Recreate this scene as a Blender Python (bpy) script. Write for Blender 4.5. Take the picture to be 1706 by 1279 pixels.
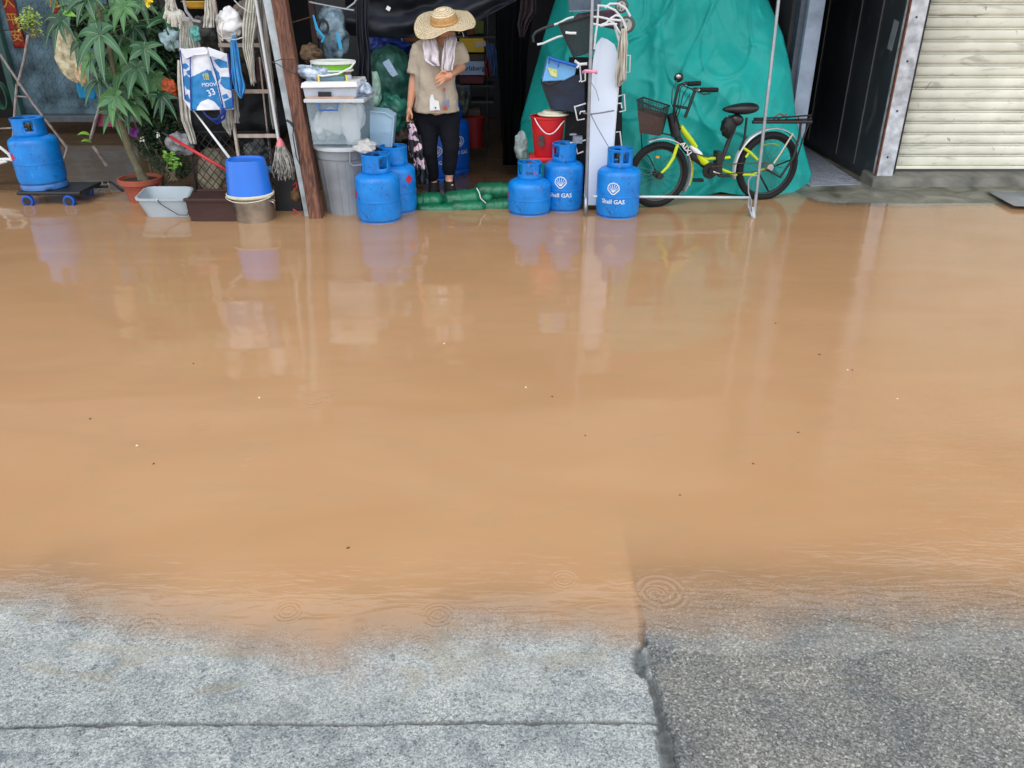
import bpy, math, random
from mathutils import Vector, Matrix, noise
R = math.radians
random.seed(7)
scene = bpy.context.scene
for o in list(bpy.data.objects): bpy.data.objects.remove(o)
# ---------------------------------------------------------------- camera
CAM_H, PITCH, F = 1.55, R(26.6), 1330.0
cam_d = bpy.data.cameras.new('camera'); cam = bpy.data.objects.new('camera', cam_d)
scene.collection.objects.link(cam); scene.camera = cam
cam.location = (0, 0, CAM_H); cam.rotation_euler = (R(90)-PITCH, 0, 0)
cam_d.sensor_width = 36; cam_d.lens = F/1706*36; cam_d.clip_start = .05; cam_d.clip_end = 2000
# ---------------------------------------------------------------- sky, sun, exposure
SUN_EL, SUN_ROT = R(58), R(195)
w = bpy.data.worlds.new('World'); scene.world = w; w.use_nodes = True
nt = w.node_tree; bg = nt.nodes['Background']
sky = nt.nodes.new('ShaderNodeTexSky'); sky.sky_type = 'NISHITA'; sky.sun_disc = False
sky.sun_elevation = SUN_EL; sky.sun_rotation = SUN_ROT; sky.dust_density = 3; sky.air_density = 1.2
hs = nt.nodes.new('ShaderNodeHueSaturation'); hs.inputs['Saturation'].default_value = .42
nt.links.new(sky.outputs[0], hs.inputs['Color'])
tcw = nt.nodes.new('ShaderNodeTexCoord'); cn = nt.nodes.new('ShaderNodeTexNoise'); cn.inputs['Scale'].default_value = 2.2; cn.inputs['Detail'].default_value = 6
nt.links.new(tcw.outputs['Generated'], cn.inputs['Vector'])
cr_w = nt.nodes.new('ShaderNodeValToRGB'); cr_w.color_ramp.elements[0].position = .30; cr_w.color_ramp.elements[0].color = (.8,.8,.8,1); cr_w.color_ramp.elements[1].position = .6
nt.links.new(cn.outputs[0], cr_w.inputs[0])
cm = nt.nodes.new('ShaderNodeMix'); cm.data_type = 'RGBA'; cm.inputs[7].default_value = (9.0, 9.2, 9.6, 1)
nt.links.new(cr_w.outputs[0], cm.inputs[0]); nt.links.new(hs.outputs[0], cm.inputs[6]); nt.links.new(cm.outputs[2], bg.inputs[0])
bg.inputs[1].default_value = .15
sun_d = bpy.data.lights.new('sun', 'SUN'); sun = bpy.data.objects.new('sun', sun_d)
scene.collection.objects.link(sun); sun_d.energy = .7; sun_d.angle = R(35); sun_d.color = (1, .96, .9)
sun.rotation_euler = (R(90)-SUN_EL, 0, R(180)-SUN_ROT+R(0))
scene.view_settings.view_transform = 'Standard'; scene.view_settings.look = 'None'
scene.view_settings.exposure = .28; scene.view_settings.gamma = 1
# ---------------------------------------------------------------- pixel -> place helpers (photo pixels, 1706 wide)
def ray(px, py):
    u = (px-853)/F; v = (py-639.5)/F; c, s = math.cos(PITCH), math.sin(PITCH)
    return Vector((u, c-v*s, -s-v*c))
CO = Vector((0, 0, CAM_H))
def W(px, py, D):
    d = ray(px, py); return CO + d*(D/d.y)
def G(px, py, z=0.0):
    d = ray(px, py); return CO + d*((z-CAM_H)/d.z)
def mpp(D, Z=.5): return (D*math.cos(PITCH)+(CAM_H-Z)*math.sin(PITCH))/F
# ---------------------------------------------------------------- materials
def lin(c): return tuple(((x/255)/12.92 if x/255 <= .04045 else ((x/255+.055)/1.055)**2.4) for x in c)
def rgb(r, g, b, k=1.0): return tuple(x*k for x in lin((r, g, b)))+(1,)
MATS = {}
def mat(name, col, rough=.5, metal=0, var=.18, scale=9, bump=.15, bscale=40, trans=0, alpha=1, spec=.5, dirt=None, thin=False):
    if name in MATS: return MATS[name]
    m = bpy.data.materials.new(name); m.use_nodes = True; n = m.node_tree; L = n.links
    b = n.nodes['Principled BSDF']
    tc = n.nodes.new('ShaderNodeTexCoord')
    nz = n.nodes.new('ShaderNodeTexNoise'); nz.inputs['Scale'].default_value = scale; nz.inputs['Detail'].default_value = 5
    L.new(tc.outputs['Object'], nz.inputs['Vector'])
    rp = n.nodes.new('ShaderNodeValToRGB'); e = rp.color_ramp.elements
    e[0].position = .3; e[1].position = .7
    dk = dirt if dirt else tuple(c*(1-var) for c in col[:3])+(1,)
    e[0].color = dk; e[1].color = tuple(min(1, c*(1+var*.5)) for c in col[:3])+(1,)
    L.new(nz.outputs[0], rp.inputs[0]); L.new(rp.outputs[0], b.inputs['Base Color'])
    b.inputs['Metallic'].default_value = metal
    mr = n.nodes.new('ShaderNodeMapRange'); mr.inputs[3].default_value = max(0, rough-.1); mr.inputs[4].default_value = min(1, rough+.12)
    L.new(nz.outputs[0], mr.inputs[0]); L.new(mr.outputs[0], b.inputs['Roughness'])
    b.inputs['Specular IOR Level'].default_value = spec
    b.inputs['Transmission Weight'].default_value = trans; b.inputs['Alpha'].default_value = alpha
    if bump:
        n2 = n.nodes.new('ShaderNodeTexNoise'); n2.inputs['Scale'].default_value = bscale; n2.inputs['Detail'].default_value = 3
        L.new(tc.outputs['Object'], n2.inputs['Vector'])
        bp = n.nodes.new('ShaderNodeBump'); bp.inputs['Strength'].default_value = bump; bp.inputs['Distance'].default_value = .01
        L.new(n2.outputs[0], bp.inputs['Height']); L.new(bp.outputs[0], b.inputs['Normal'])
    MATS[name] = m; return m
def wear(m, col, scale=20, lo=.58, hi=.66, amt=.6, stretch=(1,1,1), seed=0, rough=None):
    """stains, chips or scuffs with a shape of their own, laid over a material's colour"""
    n = m.node_tree; L = n.links; b = n.nodes['Principled BSDF']; lk = b.inputs['Base Color'].links
    if not lk: return m
    src = lk[0].from_socket
    tc = n.nodes.new('ShaderNodeTexCoord'); mp = n.nodes.new('ShaderNodeMapping'); mp.inputs['Scale'].default_value = stretch; mp.inputs['Location'].default_value = (seed, seed*2, seed*3)
    L.new(tc.outputs['Object'], mp.inputs[0])
    z = n.nodes.new('ShaderNodeTexNoise'); z.inputs['Scale'].default_value = scale; z.inputs['Detail'].default_value = 8; z.inputs['Distortion'].default_value = .6; L.new(mp.outputs[0], z.inputs['Vector'])
    r = n.nodes.new('ShaderNodeMapRange'); r.inputs[1].default_value = lo; r.inputs[2].default_value = hi; r.inputs[4].default_value = amt; L.new(z.outputs[0], r.inputs[0])
    x = n.nodes.new('ShaderNodeMix'); x.data_type = 'RGBA'; L.new(r.outputs[0], x.inputs[0]); L.new(src, x.inputs[6]); x.inputs[7].default_value = col
    L.new(x.outputs[2], b.inputs['Base Color']); return m
# ---------------------------------------------------------------- object helpers
WM = {}
def tag(o, label=None, cat=None, group=None, kind=None):
    if label: o['label'] = label
    if cat: o['category'] = cat
    if group: o['group'] = group
    if kind: o['kind'] = kind
    return o
def thing(name, label, cat, loc, rotz=0, group=None, rot=None):
    o = bpy.data.objects.new(name, None); scene.collection.objects.link(o); o.empty_display_size = .1
    o.location = loc; o.rotation_euler = rot if rot else (0, 0, rotz)
    WM[o] = Matrix.Translation(Vector(loc)) @ o.rotation_euler.to_matrix().to_4x4()
    return tag(o, label, cat, group)
class MB:
    def __init__(s): s.v = []; s.f = []; s.mi = []; s.cur = 0
    def add(s, vs, fs, M=None):
        k = len(s.v)
        s.v += [(M @ Vector(p)) if M else Vector(p) for p in vs]
        s.f += [tuple(i+k for i in f) for f in fs]; s.mi += [s.cur]*len(fs); return s
    def box(s, c, d, rot=(0, 0, 0), M=None):
        x, y, z = (t/2 for t in d)
        vs = [(-x,-y,-z),(x,-y,-z),(x,y,-z),(-x,y,-z),(-x,-y,z),(x,-y,z),(x,y,z),(-x,y,z)]
        from mathutils import Euler
        T = Matrix.Translation(Vector(c)) @ Euler(rot).to_matrix().to_4x4()
        if M: T = M @ T
        return s.add(vs, [(0,3,2,1),(4,5,6,7),(0,1,5,4),(1,2,6,5),(2,3,7,6),(3,0,4,7)], T)
    def hexa(s, p):     # 8 corners bottom 4, top 4
        return s.add(p, [(0,3,2,1),(4,5,6,7),(0,1,5,4),(1,2,6,5),(2,3,7,6),(3,0,4,7)])
    def tube(s, pts, r, n=8, closed=False, flat=1.0):
        pts = [Vector(p) for p in pts]; N = len(pts); rs = r if isinstance(r, (list, tuple)) else [r]*N
        k = len(s.v); up = None; rings = []
        for i, p in enumerate(pts):
            if closed: t = pts[(i+1) % N]-pts[i-1]
            else: t = pts[min(i+1, N-1)]-pts[max(i-1, 0)]
            t = t.normalized() if t.length > 1e-9 else Vector((0,0,1))
            if up is None: up = t.orthogonal().normalized()
            up = up-t*up.dot(t)
            up = up.normalized() if up.length > 1e-6 else t.orthogonal().normalized()
            b = t.cross(up)
            rings.append([p+(up*math.cos(a)*flat+b*math.sin(a))*rs[i] for a in (2*math.pi*j/n for j in range(n))])
        vs = [q for rg in rings for q in rg]; fs = []
        M_ = N if closed else N-1
        for i in range(M_):
            i2 = (i+1) % N
            for j in range(n): fs.append((i*n+j, i*n+(j+1) % n, i2*n+(j+1) % n, i2*n+j))
        if not closed: fs += [tuple(range(n-1, -1, -1)), tuple((N-1)*n+j for j in range(n))]
        return s.add(vs, fs)
    def lathe(s, prof, c=(0,0,0), n=32, M=None, closed=True, skip=None, sx=1, sy=1):
        vs = []; fs = []
        for (r, z) in prof:
            for j in range(n):
                a = 2*math.pi*j/n; vs.append((r*math.cos(a)*sx+c[0], r*math.sin(a)*sy+c[1], z+c[2]))
        for i in range(len(prof)-1):
            for j in range(n):
                if skip and skip(i, j): continue
                fs.append((i*n+j, i*n+(j+1) % n, (i+1)*n+(j+1) % n, (i+1)*n+j))
        if closed: fs += [tuple(range(n-1, -1, -1)), tuple((len(prof)-1)*n+j for j in range(n))]
        return s.add(vs, fs, M)
    def grid(s, fn, nu, nv):
        vs = [fn(i/nu, j/nv) for j in range(nv+1) for i in range(nu+1)]
        fs = [(j*(nu+1)+i, j*(nu+1)+i+1, (j+1)*(nu+1)+i+1, (j+1)*(nu+1)+i) for j in range(nv) for i in range(nu)]
        return s.add(vs, fs)
    def ball(s, c, r, rot=(0,0,0), n=14, m=9, fn=None):
        from mathutils import Euler
        r = (r, r, r) if not isinstance(r, (tuple, list)) else r
        T = Matrix.Translation(Vector(c)) @ Euler(rot).to_matrix().to_4x4()
        vs = [(0, 0, -r[2])]; fs = []
        for i in range(1, m):
            ph = -math.pi/2+math.pi*i/m
            for j in range(n):
                a = 2*math.pi*j/n; vs.append((r[0]*math.cos(ph)*math.cos(a), r[1]*math.cos(ph)*math.sin(a), r[2]*math.sin(ph)))
        vs.append((0, 0, r[2])); t = len(vs)-1
        for j in range(n): fs.append((0, 1+(j+1) % n, 1+j)); fs.append((t, 1+(m-2)*n+j, 1+(m-2)*n+(j+1) % n))
        for i in range(m-2):
            for j in range(n): fs.append((1+i*n+j, 1+i*n+(j+1) % n, 1+(i+1)*n+(j+1) % n, 1+(i+1)*n+j))
        if fn: vs = [fn(Vector(p)) for p in vs]
        return s.add(vs, fs, T)
    def prism(s, pts, d):   # planar outline + thickness vector
        n = len(pts); d = Vector(d); vs = [Vector(p) for p in pts]+[Vector(p)+d for p in pts]
        fs = [tuple(range(n-1, -1, -1)), tuple(range(n, 2*n))]+[(i, (i+1) % n, n+(i+1) % n, n+i) for i in range(n)]
        return s.add(vs, fs)
    def build(s, name, m, parent=None, smooth=True, bevel=0, solid=0, world=True, sub=0, remesh=0, angle=40, fixn=True, soff=0):
        me = bpy.data.meshes.new(name); vs = s.v
        if parent is not None and world:
            I = WM[parent].inverted(); vs = [I @ v for v in vs]
        me.from_pydata([tuple(v) for v in vs], [], s.f)
        ms = m if isinstance(m, (list, tuple)) else [m]
        for q in ms: me.materials.append(q)
        if len(ms) > 1: me.polygons.foreach_set('material_index', s.mi)
        if fixn:
            import bmesh
            bm = bmesh.new(); bm.from_mesh(me); bmesh.ops.recalc_face_normals(bm, faces=bm.faces)
            if smooth:
                ca = math.cos(R(angle))
                for e in bm.edges:
                    if len(e.link_faces) == 2 and e.link_faces[0].normal.dot(e.link_faces[1].normal) < ca: e.smooth = False
            bm.to_mesh(me); bm.free()
        if smooth: me.polygons.foreach_set('use_smooth', [True]*len(me.polygons))
        me.update()
        o = bpy.data.objects.new(name, me); scene.collection.objects.link(o)
        if parent is not None:
            o.parent = parent; WM[o] = WM[parent]
        else: WM[o] = Matrix.Identity(4)
        if remesh:
            md = o.modifiers.new('remesh', 'REMESH'); md.mode = 'VOXEL'; md.voxel_size = remesh; md.use_smooth_shade = True
            md = o.modifiers.new('smooth', 'SMOOTH'); md.iterations = 6; md.factor = .6
        if solid: md = o.modifiers.new('solid', 'SOLIDIFY'); md.thickness = solid; md.offset = soff
        if bevel:
            md = o.modifiers.new('bevel', 'BEVEL'); md.width = bevel; md.segments = 2; md.limit_method = 'ANGLE'; md.angle_limit = R(35)
        if sub: md = o.modifiers.new('sub', 'SUBSURF'); md.levels = sub; md.render_levels = sub
        return o
def copy_tree(o, loc=None, rotz=None, label=None, rot=None):
    c = o.copy(); scene.collection.objects.link(c)
    if loc is not None: c.location = loc
    if rotz is not None: c.rotation_euler = (0, 0, rotz)
    if rot is not None: c.rotation_euler = rot
    if label: c['label'] = label
    def rec(src, dst):
        for ch in list(src.children):
            d = ch.copy(); scene.collection.objects.link(d); d.parent = dst; rec(ch, d)
    rec(o, c); return c
def text_geo(s, size):
    cu = bpy.data.curves.new('t', 'FONT'); cu.body = s; cu.size = size; cu.align_x = 'CENTER'; cu.align_y = 'CENTER'; cu.resolution_u = 2
    cu.offset = size*.012
    to = bpy.data.objects.new('t', cu); scene.collection.objects.link(to)
    bpy.context.view_layer.update()
    me = bpy.data.meshes.new_from_object(to.evaluated_get(bpy.context.evaluated_depsgraph_get()))
    vs = [tuple(v.co) for v in me.vertices]; fs = [tuple(p.vertices) for p in me.polygons]
    bpy.data.objects.remove(to); bpy.data.curves.remove(cu); bpy.data.meshes.remove(me)
    return vs, fs
def nz(x, y=0, z=0): return noise.noise(Vector((x, y, z)))
def drape(mb, rows, D, folds=4, amp=.012, nu=28, nv=26, seed=0, ragged=0, taper=1):
    """hanging cloth: rows = [(py, xl, xr)] in photo pixels on the upright plane Y=D (or each row has its own D)"""
    def f(u, v):
        t = v*(len(rows)-1); i = min(int(t), len(rows)-2); k = t-i
        a, b = rows[i], rows[i+1]
        py = a[0]+(b[0]-a[0])*k; xl = a[1]+(b[1]-a[1])*k; xr = a[2]+(b[2]-a[2])*k
        d = D if len(a) < 4 else a[3]+(b[3]-a[3])*k
        if ragged: py += ragged*v*nz(u*7+seed, seed*3.1)*8
        ph = u*folds*2*math.pi+seed*2.3+nz(u*3, v*3, seed)*3
        d -= amp*(math.sin(ph)+.5*nz(u*9, v*4, seed+5))*(.5+.5*v*taper+.2)
        return W(xl+(xr-xl)*u+nz(v*4, u*3, seed)*1.5, py, d)
    mb.grid(f, nu, nv); return mb
def wrap(vs, r, a0, z0, eps=.0012, sc=1):     # flat (x,z) art laid on an upright cylinder of radius r, facing angle a0
    out = []
    for p in vs:
        a = a0+p[0]*sc/r; out.append((math.cos(a)*(r+eps), math.sin(a)*(r+eps), z0+p[1]*sc))
    return out
WATER_A = (.385,.222,.112,1); WATER_B = (.41,.24,.124,1); WATER_C = (.43,.258,.138,1)
# ================================================================= ground: one sheet
def lerp_tab(t, y):
    if y <= t[0][0]: return t[0][1]
    for (a, za), (b, zb) in zip(t, t[1:]):
        if y <= b: return za+(zb-za)*(y-a)/(b-a)
    return t[-1][1]
TL = [(-30,.02),(1.0,.010),(1.28,.005),(1.335,.0010),(1.40,-.0003),(1.54,-.0012),(1.62,-.0036),(1.72,-.0085),(1.86,-.018),(2.15,-.04),(3,-.07),(5,-.06),(5.5,-.035),(60,-.035)]
TR = [(-30,.02),(1.0,.016),(1.3,.010),(1.54,.0),(1.7,-.0040),(1.85,-.0080),(2.0,-.015),(2.3,-.035),(3,-.07),(5,-.06),(5.5,-.035),(60,-.035)]
def crack_y(x): return 1.318+.010*nz(x*2.1, 3)+.004*nz(x*14, 9)+.003*nz(x*55, 2)-.018*max(0, -x-.2)*.6
def crack_x(y): return .348+.012*nz(y*5, 7)+.008*nz(y*22, 2)+.005*nz(y*70, 5)-(.012 if 1.46 < y < 1.56 else 0)
def ground_z(x, y):
    cx = crack_x(y)
    s = min(1, max(0, (x-cx)/.012+.5))
    sh = 1.655-lerp_tab([(-1.6,1.82),(-1.3,1.80),(-.93,1.70),(-.66,1.62),(-.48,1.575),(-.34,1.62),(-.18,1.70),(0,1.68),(.35,1.655)], x)
    z = lerp_tab(TL, y+sh-.035*nz(x*7, y*3, 2.3)-.05*nz(x*2.6, y*1.5, 7.7))*(1-s)+lerp_tab(TR, y)*s
    if 1.0 < y < 2.4:
        z += .0020*nz(x*2.3, y*3.2, 4)+.0010*nz(x*9+y*7, y*9-x*6, 8)+.0005*nz(x*40, y*40, 1)
    if y > 6.4 and x < 2.3: k = min(1, (y-6.4)/.35); z = z*(1-k)-.0045*k
    if x > 2.15 and y > 5.9:      # concrete apron rising towards the shutter
        k = min(1, (x-2.15)/.35); z = z*(1-k)+k*lerp_tab([(5.9,-.035),(6.25,-.003),(6.62,.022),(60,.022)], y+.03*nz(x*2, y*2))
    return z
def crack_amt(x, y):
    c = 0
    if x < crack_x(y)+.01:
        c = max(c, 1-abs(y-crack_y(x))/(.0035+.009*abs(nz(x*11, 5))+.004*abs(nz(x*50, 5))))
    if y < 2.2:
        wdt = .009+.014*max(0, nz(y*9, 11))+.006*abs(nz(y*60, 1))+(.010 if 1.16 < y < 1.30 else 0)+max(0,.022-abs(y-1.51)*.5)*(.6+1.5*abs(nz(y*60, 4)))
        c = max(c, 1-abs(x-crack_x(y))/wdt*.8)
    return max(0, min(1, c*1.6))
def span(a, b, st):
    n = max(1, int(round((b-a)/st))); return [a+(b-a)*i/n for i in range(n)]
xs = span(-80,-8,8)+span(-8,-2.1,.25)+span(-2.1,-1.25,.03)+span(-1.25,.30,.0062)+span(.30,.42,.0028)+span(.42,1.35,.0062)+span(1.35,2.1,.02)+span(2.1,8,.12)+span(8,80.1,8)+[80]
ys = span(-40,-.5,5)+span(-.5,.95,.15)+span(.95,1.12,.012)+span(1.12,1.295,.0055)+span(1.295,1.345,.0028)+span(1.345,1.62,.0055)+span(1.62,2.2,.011)+span(2.2,5.4,.2)+span(5.4,7.4,.09)+span(7.4,60,3)+[60]
nxs = len(xs)
vs = []; cr = []
for y in ys:
    for x in xs:
        c = crack_amt(x, y) if 0.9 < y < 2.3 and -2.2 < x < 2 else 0
        vs.append((x, y, ground_z(x, y)-.014*c)); cr.append(c)
fs = [(j*nxs+i, j*nxs+i+1, (j+1)*nxs+i+1, (j+1)*nxs+i) for j in range(len(ys)-1) for i in range(nxs-1)]
me = bpy.data.meshes.new('road'); me.from_pydata(vs, [], fs); me.update()
at = me.attributes.new('crack', 'FLOAT', 'POINT'); at.data.foreach_set('value', cr)
me.polygons.foreach_set('use_smooth', [True]*len(me.polygons))
m = bpy.data.materials.new('concrete_road'); m.use_nodes = True; n = m.node_tree; L = n.links; N = n.nodes; b = N['Principled BSDF']
def nd(t, **k):
    x = N.new(t)
    for a, v in k.items(): setattr(x, a, v)
    return x
def math_(op, a, b_=None, c=None, clamp=False):
    x = N.new('ShaderNodeMath'); x.operation = op; x.use_clamp = clamp
    for i, q in enumerate((a, b_, c)):
        if q is None: continue
        if isinstance(q, (int, float)): x.inputs[i].default_value = q
        else: L.new(q, x.inputs[i])
    return x.outputs[0]
def mixc(fac, a, b_, mode='MIX'):
    x = N.new('ShaderNodeMix'); x.data_type = 'RGBA'; x.blend_type = mode
    for sk, q in ((x.inputs[0], fac), (x.inputs[6], a), (x.inputs[7], b_)):
        if isinstance(q, (int, float)): sk.default_value = q
        elif isinstance(q, tuple): sk.default_value = q
        else: L.new(q, sk)
    return x.outputs[2]
def ramp(fac, stops):
    x = N.new('ShaderNodeValToRGB'); e = x.color_ramp.elements
    while len(e) < len(stops): e.new(.5)
    for el, (p, c) in zip(e, stops): el.position = p; el.color = c if len(c) == 4 else c+(1,)
    L.new(fac, x.inputs[0]); return x.outputs[0]
geo = nd('ShaderNodeNewGeometry'); P = geo.outputs['Position']
sep = nd('ShaderNodeSeparateXYZ'); L.new(P, sep.inputs[0])
def noise_(sc, det=4, dist=0, vec=P):
    x = nd('ShaderNodeTexNoise'); x.inputs['Scale'].default_value = sc; x.inputs['Detail'].default_value = det; x.inputs['Distortion'].default_value = dist
    L.new(vec, x.inputs['Vector']); return x.outputs[0]
def voro(sc, feat='F1', out='Color', vec=P, rnd=1):
    x = nd('ShaderNodeTexVoronoi', feature=feat); x.inputs['Scale'].default_value = sc; x.inputs['Randomness'].default_value = rnd
    L.new(vec, x.inputs['Vector']); return x.outputs[out]
def sepx(c):
    x = nd('ShaderNodeSeparateColor'); L.new(c, x.inputs[0]); return x.outputs[0]
right = math_('GREATER_THAN', sep.outputs['X'], .35)
# fine pale aggregate (left slab), coarser darker washed aggregate (right slab)
c1 = ramp(sepx(voro(290)), [(0,(.045,.051,.052)),(.2,(.185,.198,.20)),(.6,(.30,.316,.316)),(1,(.54,.56,.555))])
c1b = ramp(sepx(voro(150)), [(0,(.10,.111,.115)),(.3,(.235,.256,.26)),(1,(.35,.375,.378))])
left_c = mixc(.45, c1, c1b)
patch = ramp(noise_(7, 6, 1.2), [(.3,(.62,.66,.68)),(.5,(.9,.92,.93)),(.75,(1.12,1.11,1.08))])
left_c = mixc(1, left_c, patch, 'MULTIPLY')
dark = ramp(noise_(16, 4, .6), [(.66,(1,1,1)),(.71,(.42,.47,.5))])
left_c = mixc(.8, left_c, dark, 'MULTIPLY')
c2 = ramp(sepx(voro(210)), [(0,(.06,.064,.063)),(.45,(.135,.138,.134)),(.78,(.21,.212,.205)),(.92,(.29,.292,.285)),(1,(.5,.5,.485))])
c2b = ramp(sepx(voro(260)), [(0,(.05,.05,.05)),(.6,(.13,.13,.125)),(1,(.32,.32,.31))])
right_c = mixc(.45, c2, c2b)
patch2 = ramp(noise_(5, 5, .8), [(.35,(.75,.78,.8)),(.7,(1.25,1.22,1.15))])
right_c = mixc(1, right_c, patch2, 'MULTIPLY')
col = mixc(right, left_c, right_c)
pud = math_('MULTIPLY', ramp(noise_(9, 3, .4), [(.56,(0,0,0)),(.60,(1,1,1))]), math_('MULTIPLY', math_('LESS_THAN', sep.outputs['Y'], 1.235), math_('LESS_THAN', sep.outputs['X'], -.55)))
col = mixc(math_('MULTIPLY', pud, .6), col, (.09,.115,.14,1))
# apron and the far road: plain stained concrete with a little algae
far = math_('GREATER_THAN', sep.outputs['Y'], 4.5)
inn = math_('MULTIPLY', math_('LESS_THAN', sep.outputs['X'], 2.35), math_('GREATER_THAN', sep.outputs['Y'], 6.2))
apr = ramp(noise_(4, 8, 1), [(.3,(.06,.065,.05)),(.5,(.15,.15,.125)),(.75,(.27,.26,.23))])
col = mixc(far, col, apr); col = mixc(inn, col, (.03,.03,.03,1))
ca = nd('ShaderNodeAttribute', attribute_name='crack'); cf = ca.outputs['Fac']
tar = ramp(noise_(30, 3), [(.45,(.012,.016,.018)),(.62,(.06,.075,.08))])
col = mixc(math_('MULTIPLY', cf, .93, clamp=True), col, tar)
# silt left where water has stood
mps = nd('ShaderNodeMapping'); mps.inputs['Scale'].default_value = (.8, 2.2, 1); mps.inputs['Rotation'].default_value = (0,0,R(12)); L.new(P, mps.inputs[0])
silt = ramp(noise_(4.2, 7, 1.6, mps.outputs[0]), [(.50,(0,0,0)),(.60,(1,1,1))])
siltf = math_('MULTIPLY', silt, math_('GREATER_THAN', sep.outputs['Y'], 1.40))
col = mixc(math_('MULTIPLY', math_('MULTIPLY', siltf, .34), math_('SUBTRACT', 1, math_('MULTIPLY', right, .75))), col, (.23,.20,.13,1))
L.new(col, b.inputs['Base Color'])
wet = nd('ShaderNodeMapRange'); L.new(sep.outputs['Y'], wet.inputs[0]); wet.inputs[1].default_value = 1.15; wet.inputs[2].default_value = 1.5
wet.inputs[3].default_value = .55; wet.inputs[4].default_value = .3
L.new(math_('ADD', wet.outputs[0], math_('MULTIPLY', noise_(40, 3), .25)), b.inputs['Roughness']); b.inputs['Specular IOR Level'].default_value = .12
hgt = math_('ADD', math_('MULTIPLY', voro(120, 'SMOOTH_F1', 'Distance'), -1.0), math_('MULTIPLY', noise_(150, 3), .5))
bp = nd('ShaderNodeBump'); bp.inputs['Strength'].default_value = .55; bp.inputs['Distance'].default_value = .003
L.new(hgt, bp.inputs['Height']); L.new(bp.outputs[0], b.inputs['Normal'])
me.materials.append(m)
o = bpy.data.objects.new('road', me); scene.collection.objects.link(o); tag(o, kind='structure')
# ================================================================= flood water
xs = span(-80,-3,6)+span(-3,-1.5,.06)+span(-1.5,1.7,.016)+span(1.7,2.2,.05)+span(2.2,5,.12)+span(5,80.1,6)+[80]
ys = [.3]+span(1.0,2.5,.014)+span(2.5,5.8,.15)+span(5.8,7.4,.07)+span(7.4,60,3)+[60]
nxs = len(xs); vs = []; dp = []
for y in ys:
    for x in xs: vs.append((x, y, 0)); dp.append(max(0, -ground_z(x, y)))
fs = [(j*nxs+i, j*nxs+i+1, (j+1)*nxs+i+1, (j+1)*nxs+i) for j in range(len(ys)-1) for i in range(nxs-1)]
me = bpy.data.meshes.new('water'); me.from_pydata(vs, [], fs)
at = me.attributes.new('depth', 'FLOAT', 'POINT'); at.data.foreach_set('value', dp)
m = bpy.data.materials.new('muddy_water'); m.use_nodes = True; n = m.node_tree; L = n.links; N = n.nodes; N.remove(N['Principled BSDF'])
out = N['Material Output']
geo = nd('ShaderNodeNewGeometry'); P = geo.outputs['Position']
da = nd('ShaderNodeAttribute', attribute_name='depth')
turb = math_('MULTIPLY', math_('ADD', noise_(6, 4, 1.5), .35), 170)
alpha = math_('SUBTRACT', 1, math_('POWER', 2.718, math_('MULTIPLY', math_('MULTIPLY', math_('MAXIMUM', math_('SUBTRACT', da.outputs['Fac'], .0012), 0), turb), -1)), clamp=True)
mp = nd('ShaderNodeMapping'); mp.inputs['Scale'].default_value = (.7, 1.6, 1); L.new(P, mp.inputs[0])
mcol = ramp(noise_(1.1, 5, 1.2, mp.outputs[0]), [(.28, WATER_A), (.52, WATER_B), (.76, WATER_C)])
mcol = mixc(math_('MULTIPLY', ramp(noise_(3.4, 6, 2.2, mp.outputs[0]), [(.5,(0,0,0)),(.72,(1,1,1))]), .3), mcol, (.33,.235,.13,1))
dif = nd('ShaderNodeBsdfDiffuse'); L.new(mcol, dif.inputs[0])
tr = nd('ShaderNodeBsdfTransparent'); tr.inputs[0].default_value = (.99,.985,.97,1)
mx = nd('ShaderNodeMixShader'); L.new(alpha, mx.inputs[0]); L.new(tr.outputs[0], mx.inputs[1]); L.new(dif.outputs[0], mx.inputs[2])
# surface: slow swell, a wind-ruffled band at the right, rain rings
mp2 = nd('ShaderNodeMapping'); mp2.inputs['Rotation'].default_value = (0, 0, R(-14)); mp2.inputs['Scale'].default_value = (1.0, 3.6, 1); L.new(P, mp2.inputs[0])
sw = math_('MULTIPLY', noise_(.9, 1, .3, mp2.outputs[0]), .22)
mp3 = nd('ShaderNodeMapping'); mp3.inputs['Rotation'].default_value = (0, 0, R(22)); mp3.inputs['Scale'].default_value = (2.0, 9, 1); L.new(P, mp3.inputs[0])
sep = nd('ShaderNodeSeparateXYZ'); L.new(P, sep.inputs[0])
rt = nd('ShaderNodeMapRange'); L.new(sep.outputs['X'], rt.inputs[0]); rt.inputs[1].default_value = .7; rt.inputs[2].default_value = 1.6
nr = nd('ShaderNodeMapRange'); L.new(sep.outputs['Y'], nr.inputs[0]); nr.inputs[1].default_value = 2.3; nr.inputs[2].default_value = 1.6
fine = math_('MULTIPLY', math_('MULTIPLY', noise_(3.2, 3, 1.6, mp3.outputs[0]), ramp(noise_(1.7, 2, .5), [(.4,(.15,.15,.15)),(.65,(1.6,1.6,1.6))])), math_('ADD', math_('ADD', math_('MULTIPLY', rt.outputs[0], .10), math_('MULTIPLY', nr.outputs[0], .07)), .004))
mp4 = nd('ShaderNodeMapping'); mp4.inputs['Rotation'].default_value = (0, 0, R(18)); mp4.inputs['Scale'].default_value = (2.2, 4.6, 1); L.new(P, mp4.inputs[0])
mid_ = math_('MULTIPLY', noise_(1.6, 2, .8, mp4.outputs[0]), math_('ADD', math_('MULTIPLY', nr.outputs[0], .13), math_('MULTIPLY', rt.outputs[0], .05)))
hgt = math_('ADD', math_('ADD', sw, mid_), fine)
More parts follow.
